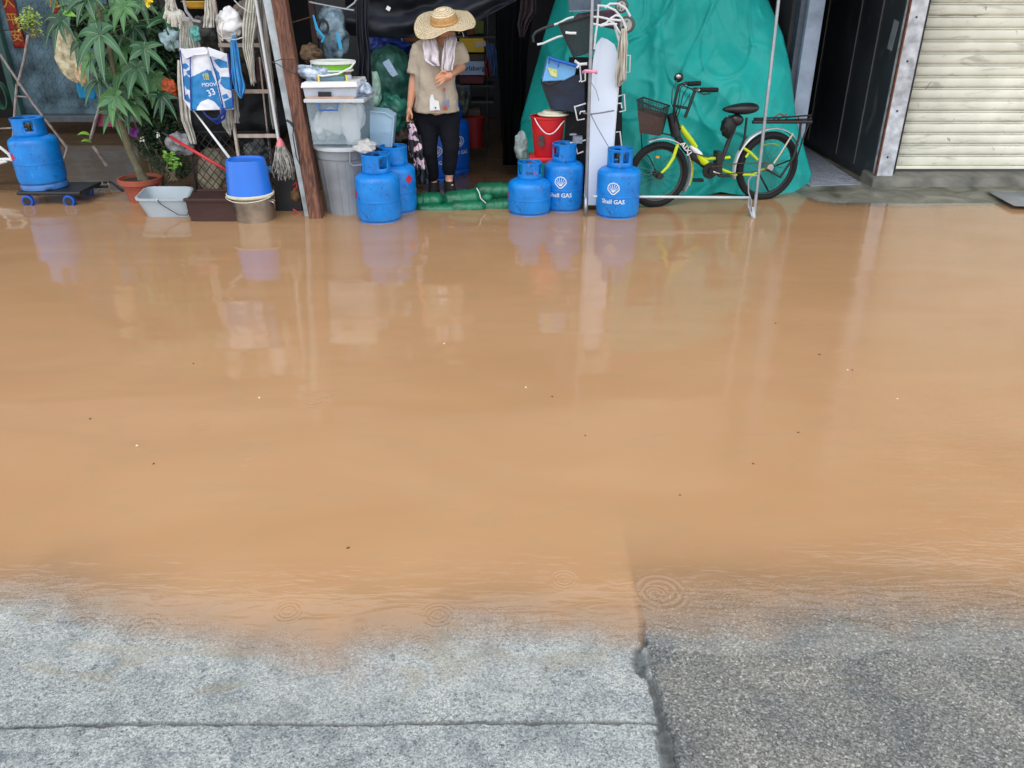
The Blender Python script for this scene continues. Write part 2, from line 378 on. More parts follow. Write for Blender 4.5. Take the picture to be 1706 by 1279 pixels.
DROPS = [(1100,985,.085),(1092,990,.05),(128,995,.035),(265,990,.03),(425,985,.035),(480,1018,.05),(730,1025,.055),(135,1045,.06),(240,1050,.07),(850,1040,.035),
         (940,965,.05),(905,958,.03),(1695,970,.035),(332,712,.05),(230,743,.05),(522,665,.09),(818,380,.10),(700,1075,.04),(30,1075,.06),(410,770,.04),(1040,1010,.03),(600,1040,.03),(1220,1000,.04),(950,968,.035)]
for (px, py, rad) in DROPS:
    g = G(px, py)
    dx = math_('SUBTRACT', sep.outputs['X'], g.x); dy = math_('SUBTRACT', sep.outputs['Y'], g.y)
    d = math_('SQRT', math_('ADD', math_('MULTIPLY', dx, dx), math_('MULTIPLY', dy, dy)))
    env = math_('MULTIPLY', ringn, 1) if False else math_('SUBTRACT', 1, math_('MULTIPLY', math_('ABSOLUTE', math_('SUBTRACT', d, rad*.55)), 1/(rad*.5)), clamp=True)
    hgt = math_('ADD', hgt, math_('MULTIPLY', math_('MULTIPLY', math_('SINE', math_('MULTIPLY', d, 6.283/(rad*.26))), env), .015*rad/.05))
bp = nd('ShaderNodeBump'); bp.inputs['Strength'].default_value = 1; bp.inputs['Distance'].default_value = .030
L.new(hgt, bp.inputs['Height'])
gl = nd('ShaderNodeBsdfGlossy'); gl.inputs['Roughness'].default_value = .075; L.new(bp.outputs[0], gl.inputs['Normal'])
fr = nd('ShaderNodeFresnel'); fr.inputs['IOR'].default_value = 1.58; L.new(bp.outputs[0], fr.inputs['Normal'])
mx2 = nd('ShaderNodeMixShader'); L.new(math_('MULTIPLY', fr.outputs[0], math_('SUBTRACT', 1, geo.outputs['Backfacing'])), mx2.inputs[0]); L.new(mx.outputs[0], mx2.inputs[1]); L.new(gl.outputs[0], mx2.inputs[2])
L.new(mx2.outputs[0], out.inputs[0])
me.materials.append(m)
o = bpy.data.objects.new('water', me); scene.collection.objects.link(o); tag(o, kind='structure')
# ================================================================= buildings
M_dark = mat('shade_dark_wall', (.035,.04,.045,1), .8, var=.4, scale=3)  # near-black, so the shop's gloom sits in the wall colour itself
M_shade = mat('shade_dark_back_wall', (.02,.022,.025,1), .85, var=.4, scale=3)  # darker still: deep shade of shop back and alley put into the colour
M_roof = mat('awning_sheet', (.55,.53,.5,1), .6, var=.3, scale=2)
M_conc = mat('stained_concrete', (.16,.16,.14,1), .75, var=.5, scale=6, bump=.5, bscale=25)
M_bluegrey = mat('painted_post', rgb(150,165,185), .5, var=.2, scale=5, dirt=rgb(105,120,140))
sb = thing('shop_building', 'shop with a deep dark open front under a low awning', 'building', (0, 7.5, 0))
B = MB(); B.box((-2.4, 10.9, 2.1), (9.6, .15, 4.4)); B.build('back_wall', M_shade, sb, smooth=False)
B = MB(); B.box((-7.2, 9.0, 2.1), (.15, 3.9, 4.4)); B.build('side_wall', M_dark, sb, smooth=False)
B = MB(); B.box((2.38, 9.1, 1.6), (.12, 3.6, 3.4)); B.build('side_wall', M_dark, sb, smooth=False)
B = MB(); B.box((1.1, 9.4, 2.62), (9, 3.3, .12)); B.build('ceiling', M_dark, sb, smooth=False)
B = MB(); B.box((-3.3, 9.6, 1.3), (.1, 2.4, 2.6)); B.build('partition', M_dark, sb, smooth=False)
B = MB(); B.box((0, 7.6, 3.6), (14, .2, 2.3)); B.build('sky_block_fascia', M_roof, sb, smooth=False)  # unseen; stretched to keep open sky out of the water's reflections
B = MB(); B.hexa([(-7,5.6,3.32),(7,5.6,3.32),(7,7.45,3.5),(-7,7.45,3.5),(-7,5.6,3.36),(7,5.6,3.36),(7,7.45,3.56),(-7,7.45,3.56)])
B.build('awning', M_roof, sb, smooth=False)
for x in (-4.5, -1.5, 1.5, 4.5):
    B = MB(); B.tube([(x,5.65,3.29),(x,7.4,3.47)], .025, 6); B.build('awning_rib', M_dark, sb)
# diamond plate door wall far left, with its sill
M_plate = mat('tread_plate', rgb(110,140,155), .42, metal=.55, var=.35, scale=4, dirt=rgb(45,62,72))
M_red = mat('red_paper', rgb(178,50,38), .65, var=.25, scale=20, dirt=rgb(130,30,25)); M_gold = mat('gold_ink', rgb(205,150,60), .5)
pw = thing('plate_wall', 'blue grey metal wall of raised tread plate with a sill behind the plants', 'wall', (W(90,190,9.7)[0], 9.7, 0))
xl, xr = W(22,120,9.7).x, W(200,120,9.7).x
B = MB(); B.box(((xl+xr)/2, 9.75, 1.3), (xr-xl, .05, 2.2))
st = .052; rr = random.Random(3)
nxp = int((xr-xl)/st); 
for j in range(36):
    for i in range(nxp):
        x = xl+(i+.5)*st; z = .25+(j+.5)*st
        if z > 2.1: continue
        B.box((x, 9.722, z), (.043, .008, .007), (0, R(45 if (i+j) % 2 else -45), 0))
B.build('tread_plate', M_plate, pw, smooth=False)
B = MB(); B.box(((xl+xr)/2+.1, 9.66, .16), (xr-xl+.35, .16, .07)); B.build('sill', mat('grey_sill', rgb(95,105,112), .5, var=.3, scale=8), pw, smooth=False, bevel=.01)
B = MB(); B.box((xl-.04, 9.70, 1.3), (.07, .1, 2.3)); B.build('door_frame', mat('green_frame', rgb(70,110,105), .5), pw, smooth=False)
COUP = ['\u51fa\u5165\u5e73\u5b89', '\u842c\u4e8b\u5982\u610f']
for (a, b_, c, lab, tx) in ((15, 42, 80, 'longer red paper couplet strip with gold writing on the metal wall', COUP[0]), (81, 99, 24, 'shorter red paper couplet strip with gold writing, right on the metal wall', COUP[1])):
    t = thing('paper_couplet', lab, 'couplet', W((a+b_)/2, c, 9.70), group='red couplets on the metal wall')
    z0 = W(a, c, 9.7).z; xa = W(a+9, c, 9.7).x; xb = W(b_+1, c, 9.7).x
    B = MB(); B.grid(lambda u, v: Vector((xa+(xb-xa)*u, 9.705-.006*nz(u*3, v*9), z0+(2.15-z0)*v)), 6, 30); B.build('paper', M_red, t, solid=.002)
    tv, tf = [], []
    B = MB()
    for k, ch in enumerate(tx):
        try: v_, f_ = text_geo(ch, .13)
        except Exception: v_, f_ = [], []
        zz = z0+.12+(len(tx)-1-k)*.17
        if v_: B.add([((xa+xb)/2+p[0], 9.690, zz+p[1]) for p in v_], f_)
    if B.v: B.build('gold_lettering', M_gold, t, smooth=False, fixn=False)
# roller shutter
sx0 = 3.27; sx1 = 5.6

rs = thing('roller_shutter', 'closed cream metal roller shutter of wide ribbed slats', 'shutter', (4.3, 7.0, .13))
M_sh = mat('cream_shutter', rgb(240,240,226), .42, var=.08, scale=3, bump=.08, dirt=rgb(214,214,198))
wear(M_sh, rgb(120,118,105), 3.5, .56, .72, .5, (1,1,5), 3); wear(M_sh, rgb(105,80,55), 14, .66, .72, .6, (1,1,.6), 9)
prof = []
z = .155
while z < 2.75:
    prof += [(0.000, z), (-.014, z+.006), (-.018, z+.02), (-.018, z+.058), (-.012, z+.068), (0.004, z+.071), (.020, z+.0725), (.020, z+.0755), (-.008, z+.077), (-.008, z+.083), (.016, z+.0845), (.016, z+.0875)]
    z += .0905
B = MB(); B.add([(x, 7.0+p, q) for (p, q) in prof for x in (sx0+.02, sx1)], [(2*i, 2*i+1, 2*i+3, 2*i+2) for i in range(len(prof)-1)])
B.build('slats', M_sh, rs, smooth=True, angle=30, solid=.004)
B = MB(); B.box(((sx0+sx1)/2+.01, 6.985, .142), (sx1-sx0-.03, .05, .022)); B.build('bottom_bar', M_sh, rs, smooth=False, bevel=.003)
B = MB(); B.box((sx0-.008, 6.985, 1.42), (.05, .09, 2.7)); B.build('guide_rail', mat('black_rail', (.012,.014,.016,1), .5), rs, smooth=False, bevel=.003)
B = MB(); B.box((4.4, 7.2, .06), (2.4, .35, .10)); B.build('threshold', M_conc, rs, smooth=False)
B = MB(); B.box((4.4, 7.08, 2.9), (2.9, .3, .3)); B.build('shutter_box', M_conc, rs, smooth=False)
# white post
tp = thing('door_post', 'chipped white and grey painted post between alley and shutter', 'post', (3.16, 6.93, .05))
B = MB(); B.box((3.168, 6.92, 1.5), (.134, .12, 2.82)); B.build('post', mat('white_post', rgb(208,213,222), .5, var=.15, scale=12, dirt=rgb(140,145,152)), tp, smooth=False, bevel=.006)
B = MB(); B.box((3.095, 6.875, 1.5), (.010, .03, 2.84)); B.build('rusty_edge', mat('rust_edge', rgb(125,70,45), .7, var=.5, scale=30, dirt=rgb(50,35,32)), tp, smooth=False)
for zz in (.25, .62, 1.0, 1.32): 
    B = MB(); B.ball((3.16, 6.858, zz), .009, n=8, m=5); B.build('bolt', mat('bolt', (.05,.05,.05,1), .5), tp)
# alley
aw = thing('alley_wall', 'dark panelled side wall of the alley beside the white post', 'wall', (3.2, 8.5, 0))
B = MB(); B.box((3.165, 8.6, 1.6), (.14, 3.3, 3.2)); B.build('panel', wear(mat('alley_panel', (.045,.055,.065,1), .35, var=.3, scale=2, bump=.05), (.13,.13,.13,1), 6, .58, .7, .5, (1,1,.5), 2), aw, smooth=False)
B = MB()
for yy in (7.35, 7.8, 8.6): B.box((3.09, yy, 1.5), (.008, .012, 2.8), (0, 0, 0))
B.build('seam', mat('panel_seam', (.13,.13,.13,1), .5), aw, smooth=False)
B = MB(); B.box((3.088, 7.05, 1.18), (.006, .09, .22), (R(8), 0, 0)); B.build('paper_scrap', mat('old_paper', (.22,.25,.28,1), .7), aw, smooth=False)
B = MB(); B.box((2.75, 10.3, 1.6), (.95, .1, 3.3)); B.build('alley_end', M_shade, aw, smooth=False)
B = MB(); B.box((2.78, 8.6, 3.2), (.75, 3.4, .08)); B.build('alley_ceiling', M_shade, aw, smooth=False)
gp = thing('corner_post', 'weathered blue grey corner post standing behind the green tarpaulin', 'post', (2.46, 7.2, 0))
B = MB(); B.box((2.47, 7.22, 1.5), (.13, .14, 3.0)); B.build('post', M_bluegrey, gp, smooth=False, bevel=.006)
B = MB(); B.box((2.38, 7.25, 1.5), (.05, .1, 3.0)); B.build('edge_strip', mat('edge_dark', rgb(70,80,95), .5, var=.4, scale=15), gp, smooth=False)
# step under post and shutter
B = MB(); B.hexa([(3.02,6.72,-.02),(6,6.78,-.02),(6,7.02,-.02),(3.02,7.05,-.02),(3.05,6.80,.085),(6,6.86,.10),(6,7.02,.11),(3.05,7.05,.11)])
o = B.build('step', M_conc, None, smooth=False, bevel=.012); tag(o, kind='structure')
# chequer plate ramp in alley
t = thing('ramp_plate', 'light grey chequered metal plate on the alley floor', 'metal plate', (2.85, 7.6, .03))
B = MB(); B.hexa([(2.52,6.78,.022),(2.98,6.86,.022),(3.08,9.3,.05),(2.45,9.3,.05),(2.52,6.78,.028),(2.98,6.86,.028),(3.08,9.3,.056),(2.45,9.3,.056)])
for i in range(11):
    for j in range(40):
        y = 6.9+j*.055; B.box((2.54+i*.044, y, .0295+(y-6.8)*.0112), (.034, .006, .004), (0, 0, R(45 if (i+j) % 2 else -45)))
B.build('plate', mat('pale_plate', rgb(150,156,170), .45, metal=.1, var=.2), t, smooth=False)
t = thing('floor_grating', 'grey mesh sheet lying on the wet concrete before the shutter', 'mat', G(1690,330,.02))
gp_ = [G(1644,319,.028), G(1712,321,.028), G(1760,346,.028), G(1690,343,.028)]
B = MB()
B.prism(gp_, (0,0,.003))
for i in range(26):
    a = gp_[0].lerp(gp_[1], i/25); b_ = gp_[3].lerp(gp_[2], i/25); B.tube([a+Vector((0,0,.005)), b_+Vector((0,0,.005))], .0018, 4)
for i in range(12):
    a = gp_[0].lerp(gp_[3], i/11); b_ = gp_[1].lerp(gp_[2], i/11); B.tube([a+Vector((0,0,.006)), b_+Vector((0,0,.006))], .0018, 4)
B.build('mesh_sheet', mat('grey_mesh', rgb(165,170,172), .6), t)
# ================================================================= gas cylinders
M_gas = mat('blue_gas_paint', rgb(2,130,216), .40, var=.14, scale=7, bump=.08, bscale=60, dirt=rgb(2,108,192))
wear(M_gas, rgb(10,75,140), 26, .60, .66, .55, (1,1,1), 1); wear(M_gas, rgb(120,150,175), 60, .655, .69, .5, (1,1,.4), 5); wear(M_gas, rgb(92,62,48), 34, .70, .73, .8, (1,1,1), 8)
def mudline(m, h0=.075, h1=.10):       # dried mud left by the flood round the foot
    n = m.node_tree; L = n.links; b = n.nodes['Principled BSDF']; src = b.inputs['Base Color'].links[0].from_socket
    tc = n.nodes.new('ShaderNodeTexCoord'); sp = n.nodes.new('ShaderNodeSeparateXYZ'); L.new(tc.outputs['Object'], sp.inputs[0])
    z = n.nodes.new('ShaderNodeTexNoise'); z.inputs['Scale'].default_value = 30; z.inputs['Detail'].default_value = 5; L.new(tc.outputs['Object'], z.inputs['Vector'])
    a = n.nodes.new('ShaderNodeMath'); a.operation = 'MULTIPLY_ADD'; a.inputs[1].default_value = .12; L.new(z.outputs[0], a.inputs[0]); L.new(sp.outputs['Z'], a.inputs[2])
    r = n.nodes.new('ShaderNodeMapRange'); r.inputs[1].default_value = h1+.03; r.inputs[2].default_value = h0+.03; r.inputs[4].default_value = .32; L.new(a.outputs[0], r.inputs[0])
    x = n.nodes.new('ShaderNodeMix'); x.data_type = 'RGBA'; L.new(r.outputs[0], x.inputs[0]); L.new(src, x.inputs[6]); x.inputs[7].default_value = rgb(105,88,66); L.new(x.outputs[2], b.inputs['Base Color'])
mudline(M_gas)
M_gas_shaded = mat('blue_gas_paint_shaded', rgb(0,90,200), .4, var=.12, scale=7, bump=.05)  # same blue paint, darkened to carry the shade inside the shop
M_white = mat('white_paint', rgb(225,228,230), .5, var=.06)
M_brass = mat('brass', rgb(150,125,70), .35, metal=.9, var=.3)
M_haz = mat('hazard_red', rgb(190,35,75), .55, var=.1)
M_valve = mat('valve_grey', rgb(60,90,120), .5, var=.3)
def fan_logo(s):      # scallop fan outline with ribs, flat (x,z), strips
    vs, fs = [], []
    def strip(pts, w_):
        for a, b_ in zip(pts, pts[1:]):
            d = Vector((b_[0]-a[0], b_[1]-a[1])); 
            if d.length < 1e-6: continue
            p = Vector((-d.y, d.x)).normalized()*w_/2; k = len(vs)
            vs.extend([(a[0]-p.x, a[1]-p.y), (a[0]+p.x, a[1]+p.y), (b_[0]+p.x, b_[1]+p.y), (b_[0]-p.x, b_[1]-p.y)]); fs.append((k, k+1, k+2, k+3))
    N_ = 7; out_ = []
    for i in range(N_):
        a0 = R(205-i*230/N_); a1 = R(205-(i+1)*230/N_)
        for k in range(5):
            a = a0+(a1-a0)*k/4; bulge = 1+.07*math.sin(math.pi*k/4); out_.append((math.cos(a)*s*bulge, math.sin(a)*s*.92*bulge+.08*s))
    loop = [(-.42*s,-.78*s)]+out_+[(.42*s,-.78*s), (.22*s,-.98*s), (-.22*s,-.98*s), (-.42*s,-.78*s)]
    strip(loop, s*.17)
    for i in range(1, N_):
        a = R(205-i*230/N_); strip([(math.cos(a)*s*.08, -.62*s), (math.cos(a)*s*.86, math.sin(a)*s*.8+.06*s)], s*.09)
    return vs, fs
def gas_cylinder(name, label, loc, r=.16, h=.515, rc=.094, art=True, art_a=-100, haz=None, short=False, group='blue gas cylinders', cut=(-60,25), m=None, rot=None, tagtext=None):
    m = m or M_gas
    t = thing(name, label, 'gas cylinder', loc, 0, group, rot)
    hb = h-.125 if not short else h-.118
    sh = .055 if not short else .06
    pr = [(r*.55,.018),(r*.82,.028),(r*.965,.055),(r,.085)]
    zm = hb*.44+.02
    pr += [(r,zm-.006),(r+.0022,zm-.004),(r+.0022,zm+.004),(r,zm+.006)]
    for k in range(0, 9):
        a = k/8*math.pi/2; pr.append((r*.30+(r*.70)*math.cos(a)**.8, hb-sh+sh*math.sin(a)))
    pr.append((.02, hb+.004))
    B = MB(); B.lathe(pr, n=48); B.build('body', m, t, world=False, angle=25)
    B = MB(); B.lathe([(r*.93,0),(r*.955,.004),(r*.955,.03),(r*.9,.045)], n=48, closed=False, skip=lambda i, j: i == 0 and j % 12 in (4,5)); B.build('foot_ring', m, t, world=False, solid=.006)
    # shroud with handle windows
    zt = h; zb = hb-.012; c0, c1 = cut
    def sk(i, j):
        a = (j+.5)/48*360
        a = a-360 if a > 180 else a
        win = any(abs(((a-q+180) % 360)-180) < hw for q, hw in ((c0, 17), (c1, 14), (150, 22), (95, 16)))
        return i in (2, 3) and win
    zz = [zb, zb+.03, zb+.046, zb+.075, zt-.022, zt-.004, zt]
    B = MB(); B.lathe([(rc+.004,zz[0]),(rc,zz[1]),(rc,zz[2]),(rc,zz[3]),(rc,zz[4]),(rc+.003,zz[5]),(rc-.002,zz[6])], n=48, closed=False, skip=sk); B.build('shroud', m, t, world=False, solid=.005)
    v = MB(); v.lathe([(.028,hb),(.028,hb+.02),(.016,hb+.024),(.016,hb+.06),(.024,hb+.062),(.024,hb+.078),(.01,hb+.08)], n=16)
    vo = v.build('valve', M_brass, t, world=False)
    v = MB(); v.lathe([(.002,hb+.05),(.012,hb+.05),(.012,hb+.085),(.002,hb+.085)], (.03,0,0), 12); v.build('valve_cap', M_valve, t, world=False)
    if art:
        vs_, fs_ = fan_logo(.040); B = MB(); B.add(wrap(vs_, r, R(art_a), zm+.066, .0016), fs_); B.build('emblem', M_white, t, world=False, smooth=False, fixn=False)
        vs_, fs_ = text_geo('Shell GAS', .044); B = MB(); B.add(wrap(vs_, r, R(art_a), zm-.030, .0016), fs_); B.build('lettering', M_white, t, world=False, smooth=False, fixn=False)
    if haz is not None:
        s = .036; vs_ = [(0,-s),(s,0),(0,s),(-s,0)]; q = []
        B = MB(); 
        for i in range(6):
            for j in range(6): q.append((-s+2*s*i/5, -s+2*s*j/5))
        B.add(wrap([((x-y)/2**.5*.72, (x+y)/2**.5*.72) for x, y in q], r, R(haz[0]), zm+haz[1], .0016), [(i*6+j, (i+1)*6+j, (i+1)*6+j+1, i*6+j+1) for i in range(5) for j in range(5)])
        B.build('hazard_diamond', M_haz, t, world=False, smooth=False, fixn=False)
    if tagtext:
        vs_, fs_ = text_geo(tagtext, .03); B = MB(); B.add(wrap(vs_, rc, R(-92), h-.07, .004), fs_); B.build('lettering', mat('black_ink', (.01,.01,.012,1), .5), t, world=False, smooth=False, fixn=False)
        B = MB(); B.add(wrap([(.012,-.012),(.045,-.012),(.05,.012),(.017,.012)], rc, R(-82), h-.07, .0035), [(0,1,2,3)]); B.build('red_mark', M_haz, t, world=False, smooth=False, fixn=False)
    return t
def cx_at(px, D): return W(px, 330, D).x
gz = -.035
gas_cylinder('gas_cylinder', 'blue gas cylinder nearest the water before the grey trash bin', (cx_at(630.5,5.82),5.82,gz), h=.505, art=False, cut=(-48,170), haz=(-158,.05), rc=.098)
gas_cylinder('gas_cylinder', 'blue gas cylinder with red diamond, right behind the one at the trash bin', (cx_at(660,6.08),6.08,gz), r=.155, h=.515, art=False, haz=(-40,.10), cut=(-150,150), rc=.1)
gas_cylinder('gas_cylinder', 'short squat blue gas cylinder right of the green sandbags', (cx_at(882,6.03),6.03,gz), r=.162, h=.41, art=False, short=True, haz=(-172,.02), cut=(-150,-20), tagtext='GAS', rc=.086)
gas_cylinder('gas_cylinder', 'tall blue gas cylinder with white scallop emblem, behind the squat one', (cx_at(938,6.14),6.14,gz), r=.150, h=.525, art_a=-102, cut=(-140,30), rc=.088)
gas_cylinder('gas_cylinder', 'blue gas cylinder with white scallop emblem, right of the leaning ironing board', (cx_at(1029,5.95),5.95,gz), r=.16, h=.52, art_a=-110, cut=(-68,-112), rc=.09)
gas_cylinder('gas_cylinder', "blue gas cylinder indoors, seen between the person's legs", (cx_at(733,7.15),7.15,-.005), r=.15, h=.55, art_a=-88, m=M_gas_shaded, group='blue gas cylinders inside the shop')
gas_cylinder('gas_cylinder', "blue gas cylinder indoors, right of the person's knee", (cx_at(756,7.5),7.5,-.005), r=.16, h=.60, art_a=-60, m=M_gas_shaded, group='blue gas cylinders inside the shop')
gas_cylinder('gas_cylinder', 'blue gas cylinder with red diamond standing on the black dolly at the far left', (W(77,316,6.40).x, 6.40, .106), r=.176, h=.53, art=False, haz=(-128,.06), rot=(0, R(-1), 0), rc=.115, cut=(-60,-150))
# dolly
M_blk = mat('black_plastic', (.018,.02,.024,1), .45, var=.3, scale=12); M_rub = mat('rubber', (.010,.010,.012,1), .75, spec=.3)
M_steel = mat('steel_tube', rgb(160,165,170), .35, metal=.7, var=.25, scale=15); M_blue = mat('blue_plastic', rgb(20,85,190), .4)
t = thing('dolly', 'black platform dolly with blue wheels under the far left gas cylinder', 'dolly', (W(100,330,6.7).x, 6.7, 0))
xa, xb = W(36,320,6.3).x, W(205,320,6.3).x
B = MB(); B.box(((xa+xa+.50)/2, 6.40, .092), (.50, .36, .028)); B.build('platform', M_blk, t, smooth=False, bevel=.01)
for (px, D) in ((47,6.23),(116,6.23),(60,6.56),(150,6.56)):
    c = W(px, 335, D); c.z = .034
    wt = MB(); wt.tube([c+Vector((0,-.018,0)), c+Vector((0,.018,0))], .045, 20); wo = wt.build('wheel', M_blue, t, bevel=.004)
    wt = MB(); wt.tube([c+Vector((0,-.0205,0)), c+Vector((0,.0205,0))], .031, 16); wt.build('hub', M_blk, wo)
B = MB(); B.tube([W(120,312,6.7), W(150,305,6.75), W(185,303,6.8), W(205,318,6.7), W(200,340,6.6)], .01, 6); B.tube([W(118,318,6.6), W(150,312,6.6), W(180,310,6.6)], .012, 6); B.build('handle', M_blk, t)
B = MB()
for k in range(4):
    a = W(150+k*10, 303, 6.7); B.tube([a, a+Vector((.03,-.06,-.03)), W(160+k*12, 335, 6.55+k*.04)], .004, 5)
B.build('strap', mat('grey_strap', rgb(150,150,155), .6), t)
# ================================================================= buckets, pots, bin, boxes in front left
M_gb = mat('grey_blue_plastic', rgb(165,180,190), .38, var=.07, scale=6, bump=.04)
def open_box(name, top4, bot4, m, t, wall=.006, lip=.012):
    """tapered open tub: corner loops (ccw), thick walls"""
    def inset(L_, d):
        c = sum(L_, Vector())/4; return [p+(c-p).normalized()*d*1.4 for p in L_]
    def rnd(L_, k=.16):
        out = []
        for i in range(4):
            p = L_[i]; a = L_[i-1]; b_ = L_[(i+1) % 4]
            out += [p+(a-p)*k, p+(a-p)*k*.3+(b_-p)*k*.3, p+(b_-p)*k]
        return out
    T0, B0 = rnd(top4), rnd(bot4); T1, B1 = rnd(inset(top4, wall)), rnd([p+Vector((0,0,wall)) for p in inset(bot4, wall)])
    To = rnd([p-(sum(top4, Vector())/4-p).normalized()*lip+Vector((0,0,-.004)) for p in top4]); Tl = [p+Vector((0,0,-.012)) for p in To]
    T0u = [p+Vector((0,0,-.012)) for p in T0]
    loops = [B0, T0u, Tl, To, T0, T1, B1]; n_ = 12; vs_ = [p for l in loops for p in l]; fs_ = []
    for i in range(len(loops)-1):
        for j in range(n_): fs_.append((i*n_+j, i*n_+(j+1) % n_, (i+1)*n_+(j+1) % n_, (i+1)*n_+j))
    fs_ += [tuple(range(n_-1, -1, -1)), tuple((len(loops)-1)*n_+j for j in range(n_))]
    B = MB(); B.add(vs_, fs_); return B.build(name, m, t, angle=50)
t = thing('bucket', 'pale grey rectangular mop bucket with a black wire handle standing in the water', 'bucket', (W(275,365,5.95).x, 5.95, 0))
zt = W(275,331,5.86).z
top4 = [W(223,331,5.86), W(312,333,5.86), W(322,311,6.27), W(243,310,6.27)]
for p in top4: p.z = zt
bot4 = [Vector((top4[0].x+.075,5.88,-.04)), Vector((top4[1].x+.0,5.88,-.04)), Vector((top4[2].x-.03,6.2,-.04)), Vector((top4[3].x+.06,6.2,-.04))]
open_box('tub', top4, bot4, M_gb, t)
hnd = [W(262,333,5.845), W(268,340,5.84), W(298,358,5.83), W(312,358,5.84), W(316,345,5.87)]
B = MB(); B.tube(hnd, .0035, 6); B.build('handle', M_blk, t)
B = MB(); B.ball(W(262,334,5.85), (.012,.008,.016)); B.build('handle_mount', M_gb, t)
# terracotta pot
M_tc = mat('terracotta', rgb(165,85,65), .75, var=.25, scale=8)
t = thing('flower_pot', 'terracotta pot holding the broad leaved tree', 'flower pot', (W(242,340,6.4).x, 6.4, -.035))
B = MB(); B.lathe([(.10,0),(.135,.17),(.165,.175),(.17,.215),(.155,.215),(.15,.19),(.12,.185)], n=36); B.build('pot', M_tc, t, world=False)
B = MB(); B.lathe([(.001,.188),(.145,.188),(.145,.192),(.001,.20)], n=24); B.build('soil', mat('soil', (.03,.022,.015,1), .95, bump=.8), t, world=False)
# brown planter box
M_brn = mat('dark_brown_box', rgb(62,38,36), .5, var=.25, scale=6)
t = thing('planter_box', 'dark brown trough planter between the pale bucket and the steel pot', 'planter', (W(350,372,5.85).x, 5.85, -.04))
z1 = W(350,331,5.75).z; xa, xb = W(314,350,5.75).x, W(400,350,5.75).x
B = MB(); B.hexa([(xa+.01,5.75,-.04),(xb,5.75,-.04),(xb,6.0,-.04),(xa+.01,6.0,-.04),(xa-.01,5.74,z1),(xb+.01,5.74,z1),(xb+.01,6.02,z1),(xa-.01,6.02,z1)]); B.build('trough', M_brn, t, smooth=False, bevel=.006)
for yy in (5.735, 6.02): B = MB(); B.box(((xa+xb)/2,yy,z1-.004), (xb-xa+.03,.03,.022)); B.build('rim', M_brn, t, smooth=False, bevel=.004)
# steel pot and upturned blue bucket
t = thing('steel_pot', 'dull aluminium cooking pot half full under the upturned blue bucket', 'pot', (W(423,350,5.82).x, 5.82, -.04))
M_alu = mat('aluminium', rgb(190,188,182), .32, metal=.85, var=.3, scale=5, dirt=rgb(110,108,100))
zp = W(423,333,5.68).z
B = MB(); B.lathe([(.128,0),(.134,.01),(.142,zp+.035),(.150,zp+.04),(.150,zp+.046),(.138,zp+.046),(.13,.02)], n=40, sx=1.03); B.build('pot', M_alu, t, world=False)
for s in (-1, 1):
    B = MB(); B.tube([(s*.14,-.04,zp+.01),(s*.165,-.045,zp),(s*.165,.0,zp),(s*.14,.0,zp+.01)], .005, 6); B.build('handle', M_alu, t, world=False)
t = thing('bucket', 'blue bucket turned upside down on the aluminium pot', 'bucket', (W(418,330,5.82).x, 5.82, zp+.008))
hb = W(418,266,5.72).z-zp-.02
B = MB(); B.lathe([(.160,.0),(.162,.006),(.156,.02),(.137,hb-.008),(.132,hb),(.118,hb),(.114,hb-.014),(.02,hb-.014)], n=40); B.build('body', mat('bright_blue_plastic', rgb(30,110,215), .35, var=.08, scale=5), t, world=False)
B = MB(); B.lathe([(.163,-.006),(.168,0),(.168,.012),(.162,.016)], n=40, closed=False); B.build('rim', mat('cream_plastic', rgb(225,222,200), .45), t, world=False, solid=.003)
B = MB(); B.tube([(math.cos(a)*.172, math.sin(a)*.172, -.004-.018*math.sin((a-R(200))/R(140)*math.pi)) for a in (R(200+k*10) for k in range(15))], .003, 6); B.build('handle', mat('cream_plastic', rgb(225,222,200), .45), t, world=False)
# trash bin
t = thing('trash_bin', 'tall grey plastic trash bin standing behind the front blue gas cylinder', 'trash bin', (W(584,350,6.08).x, 6.08, -.035))
M_bin = mat('grey_bin', rgb(150,158,166), .45, var=.12, scale=4, dirt=rgb(115,122,130))
zl = W(578,246,5.9).z+.035
B = MB(); B.lathe([(.160,0),(.168,.008),(.205,zl-.09),(.212,zl-.085),(.214,zl-.02),(.2,zl-.02)], n=44); 
for k in range(22):
    a = R(k*360/22); B.tube([(math.cos(a)*.170, math.sin(a)*.170, .03), (math.cos(a)*.2045, math.sin(a)*.2045, zl-.1)], .003, 4)
B.build('body', M_bin, t, world=False)
B = MB(); B.lathe([(.225,zl-.025),(.235,zl-.02),(.235,zl-.004),(.215,zl+.006),(.19,zl+.002),(.01,zl+.004)], n=44); B.build('lid', mat('pale_lid', rgb(185,195,202), .45, var=.1), t, world=False)
hx = W(601,258,5.88); 
B = MB(); q = [W(583,250,5.87), W(583,272,5.86), W(588,276,5.86), W(604,274,5.86), W(608,268,5.86), W(606,250,5.88)]
B.tube(q, .007, 6); B.build('handle', M_bin, t)
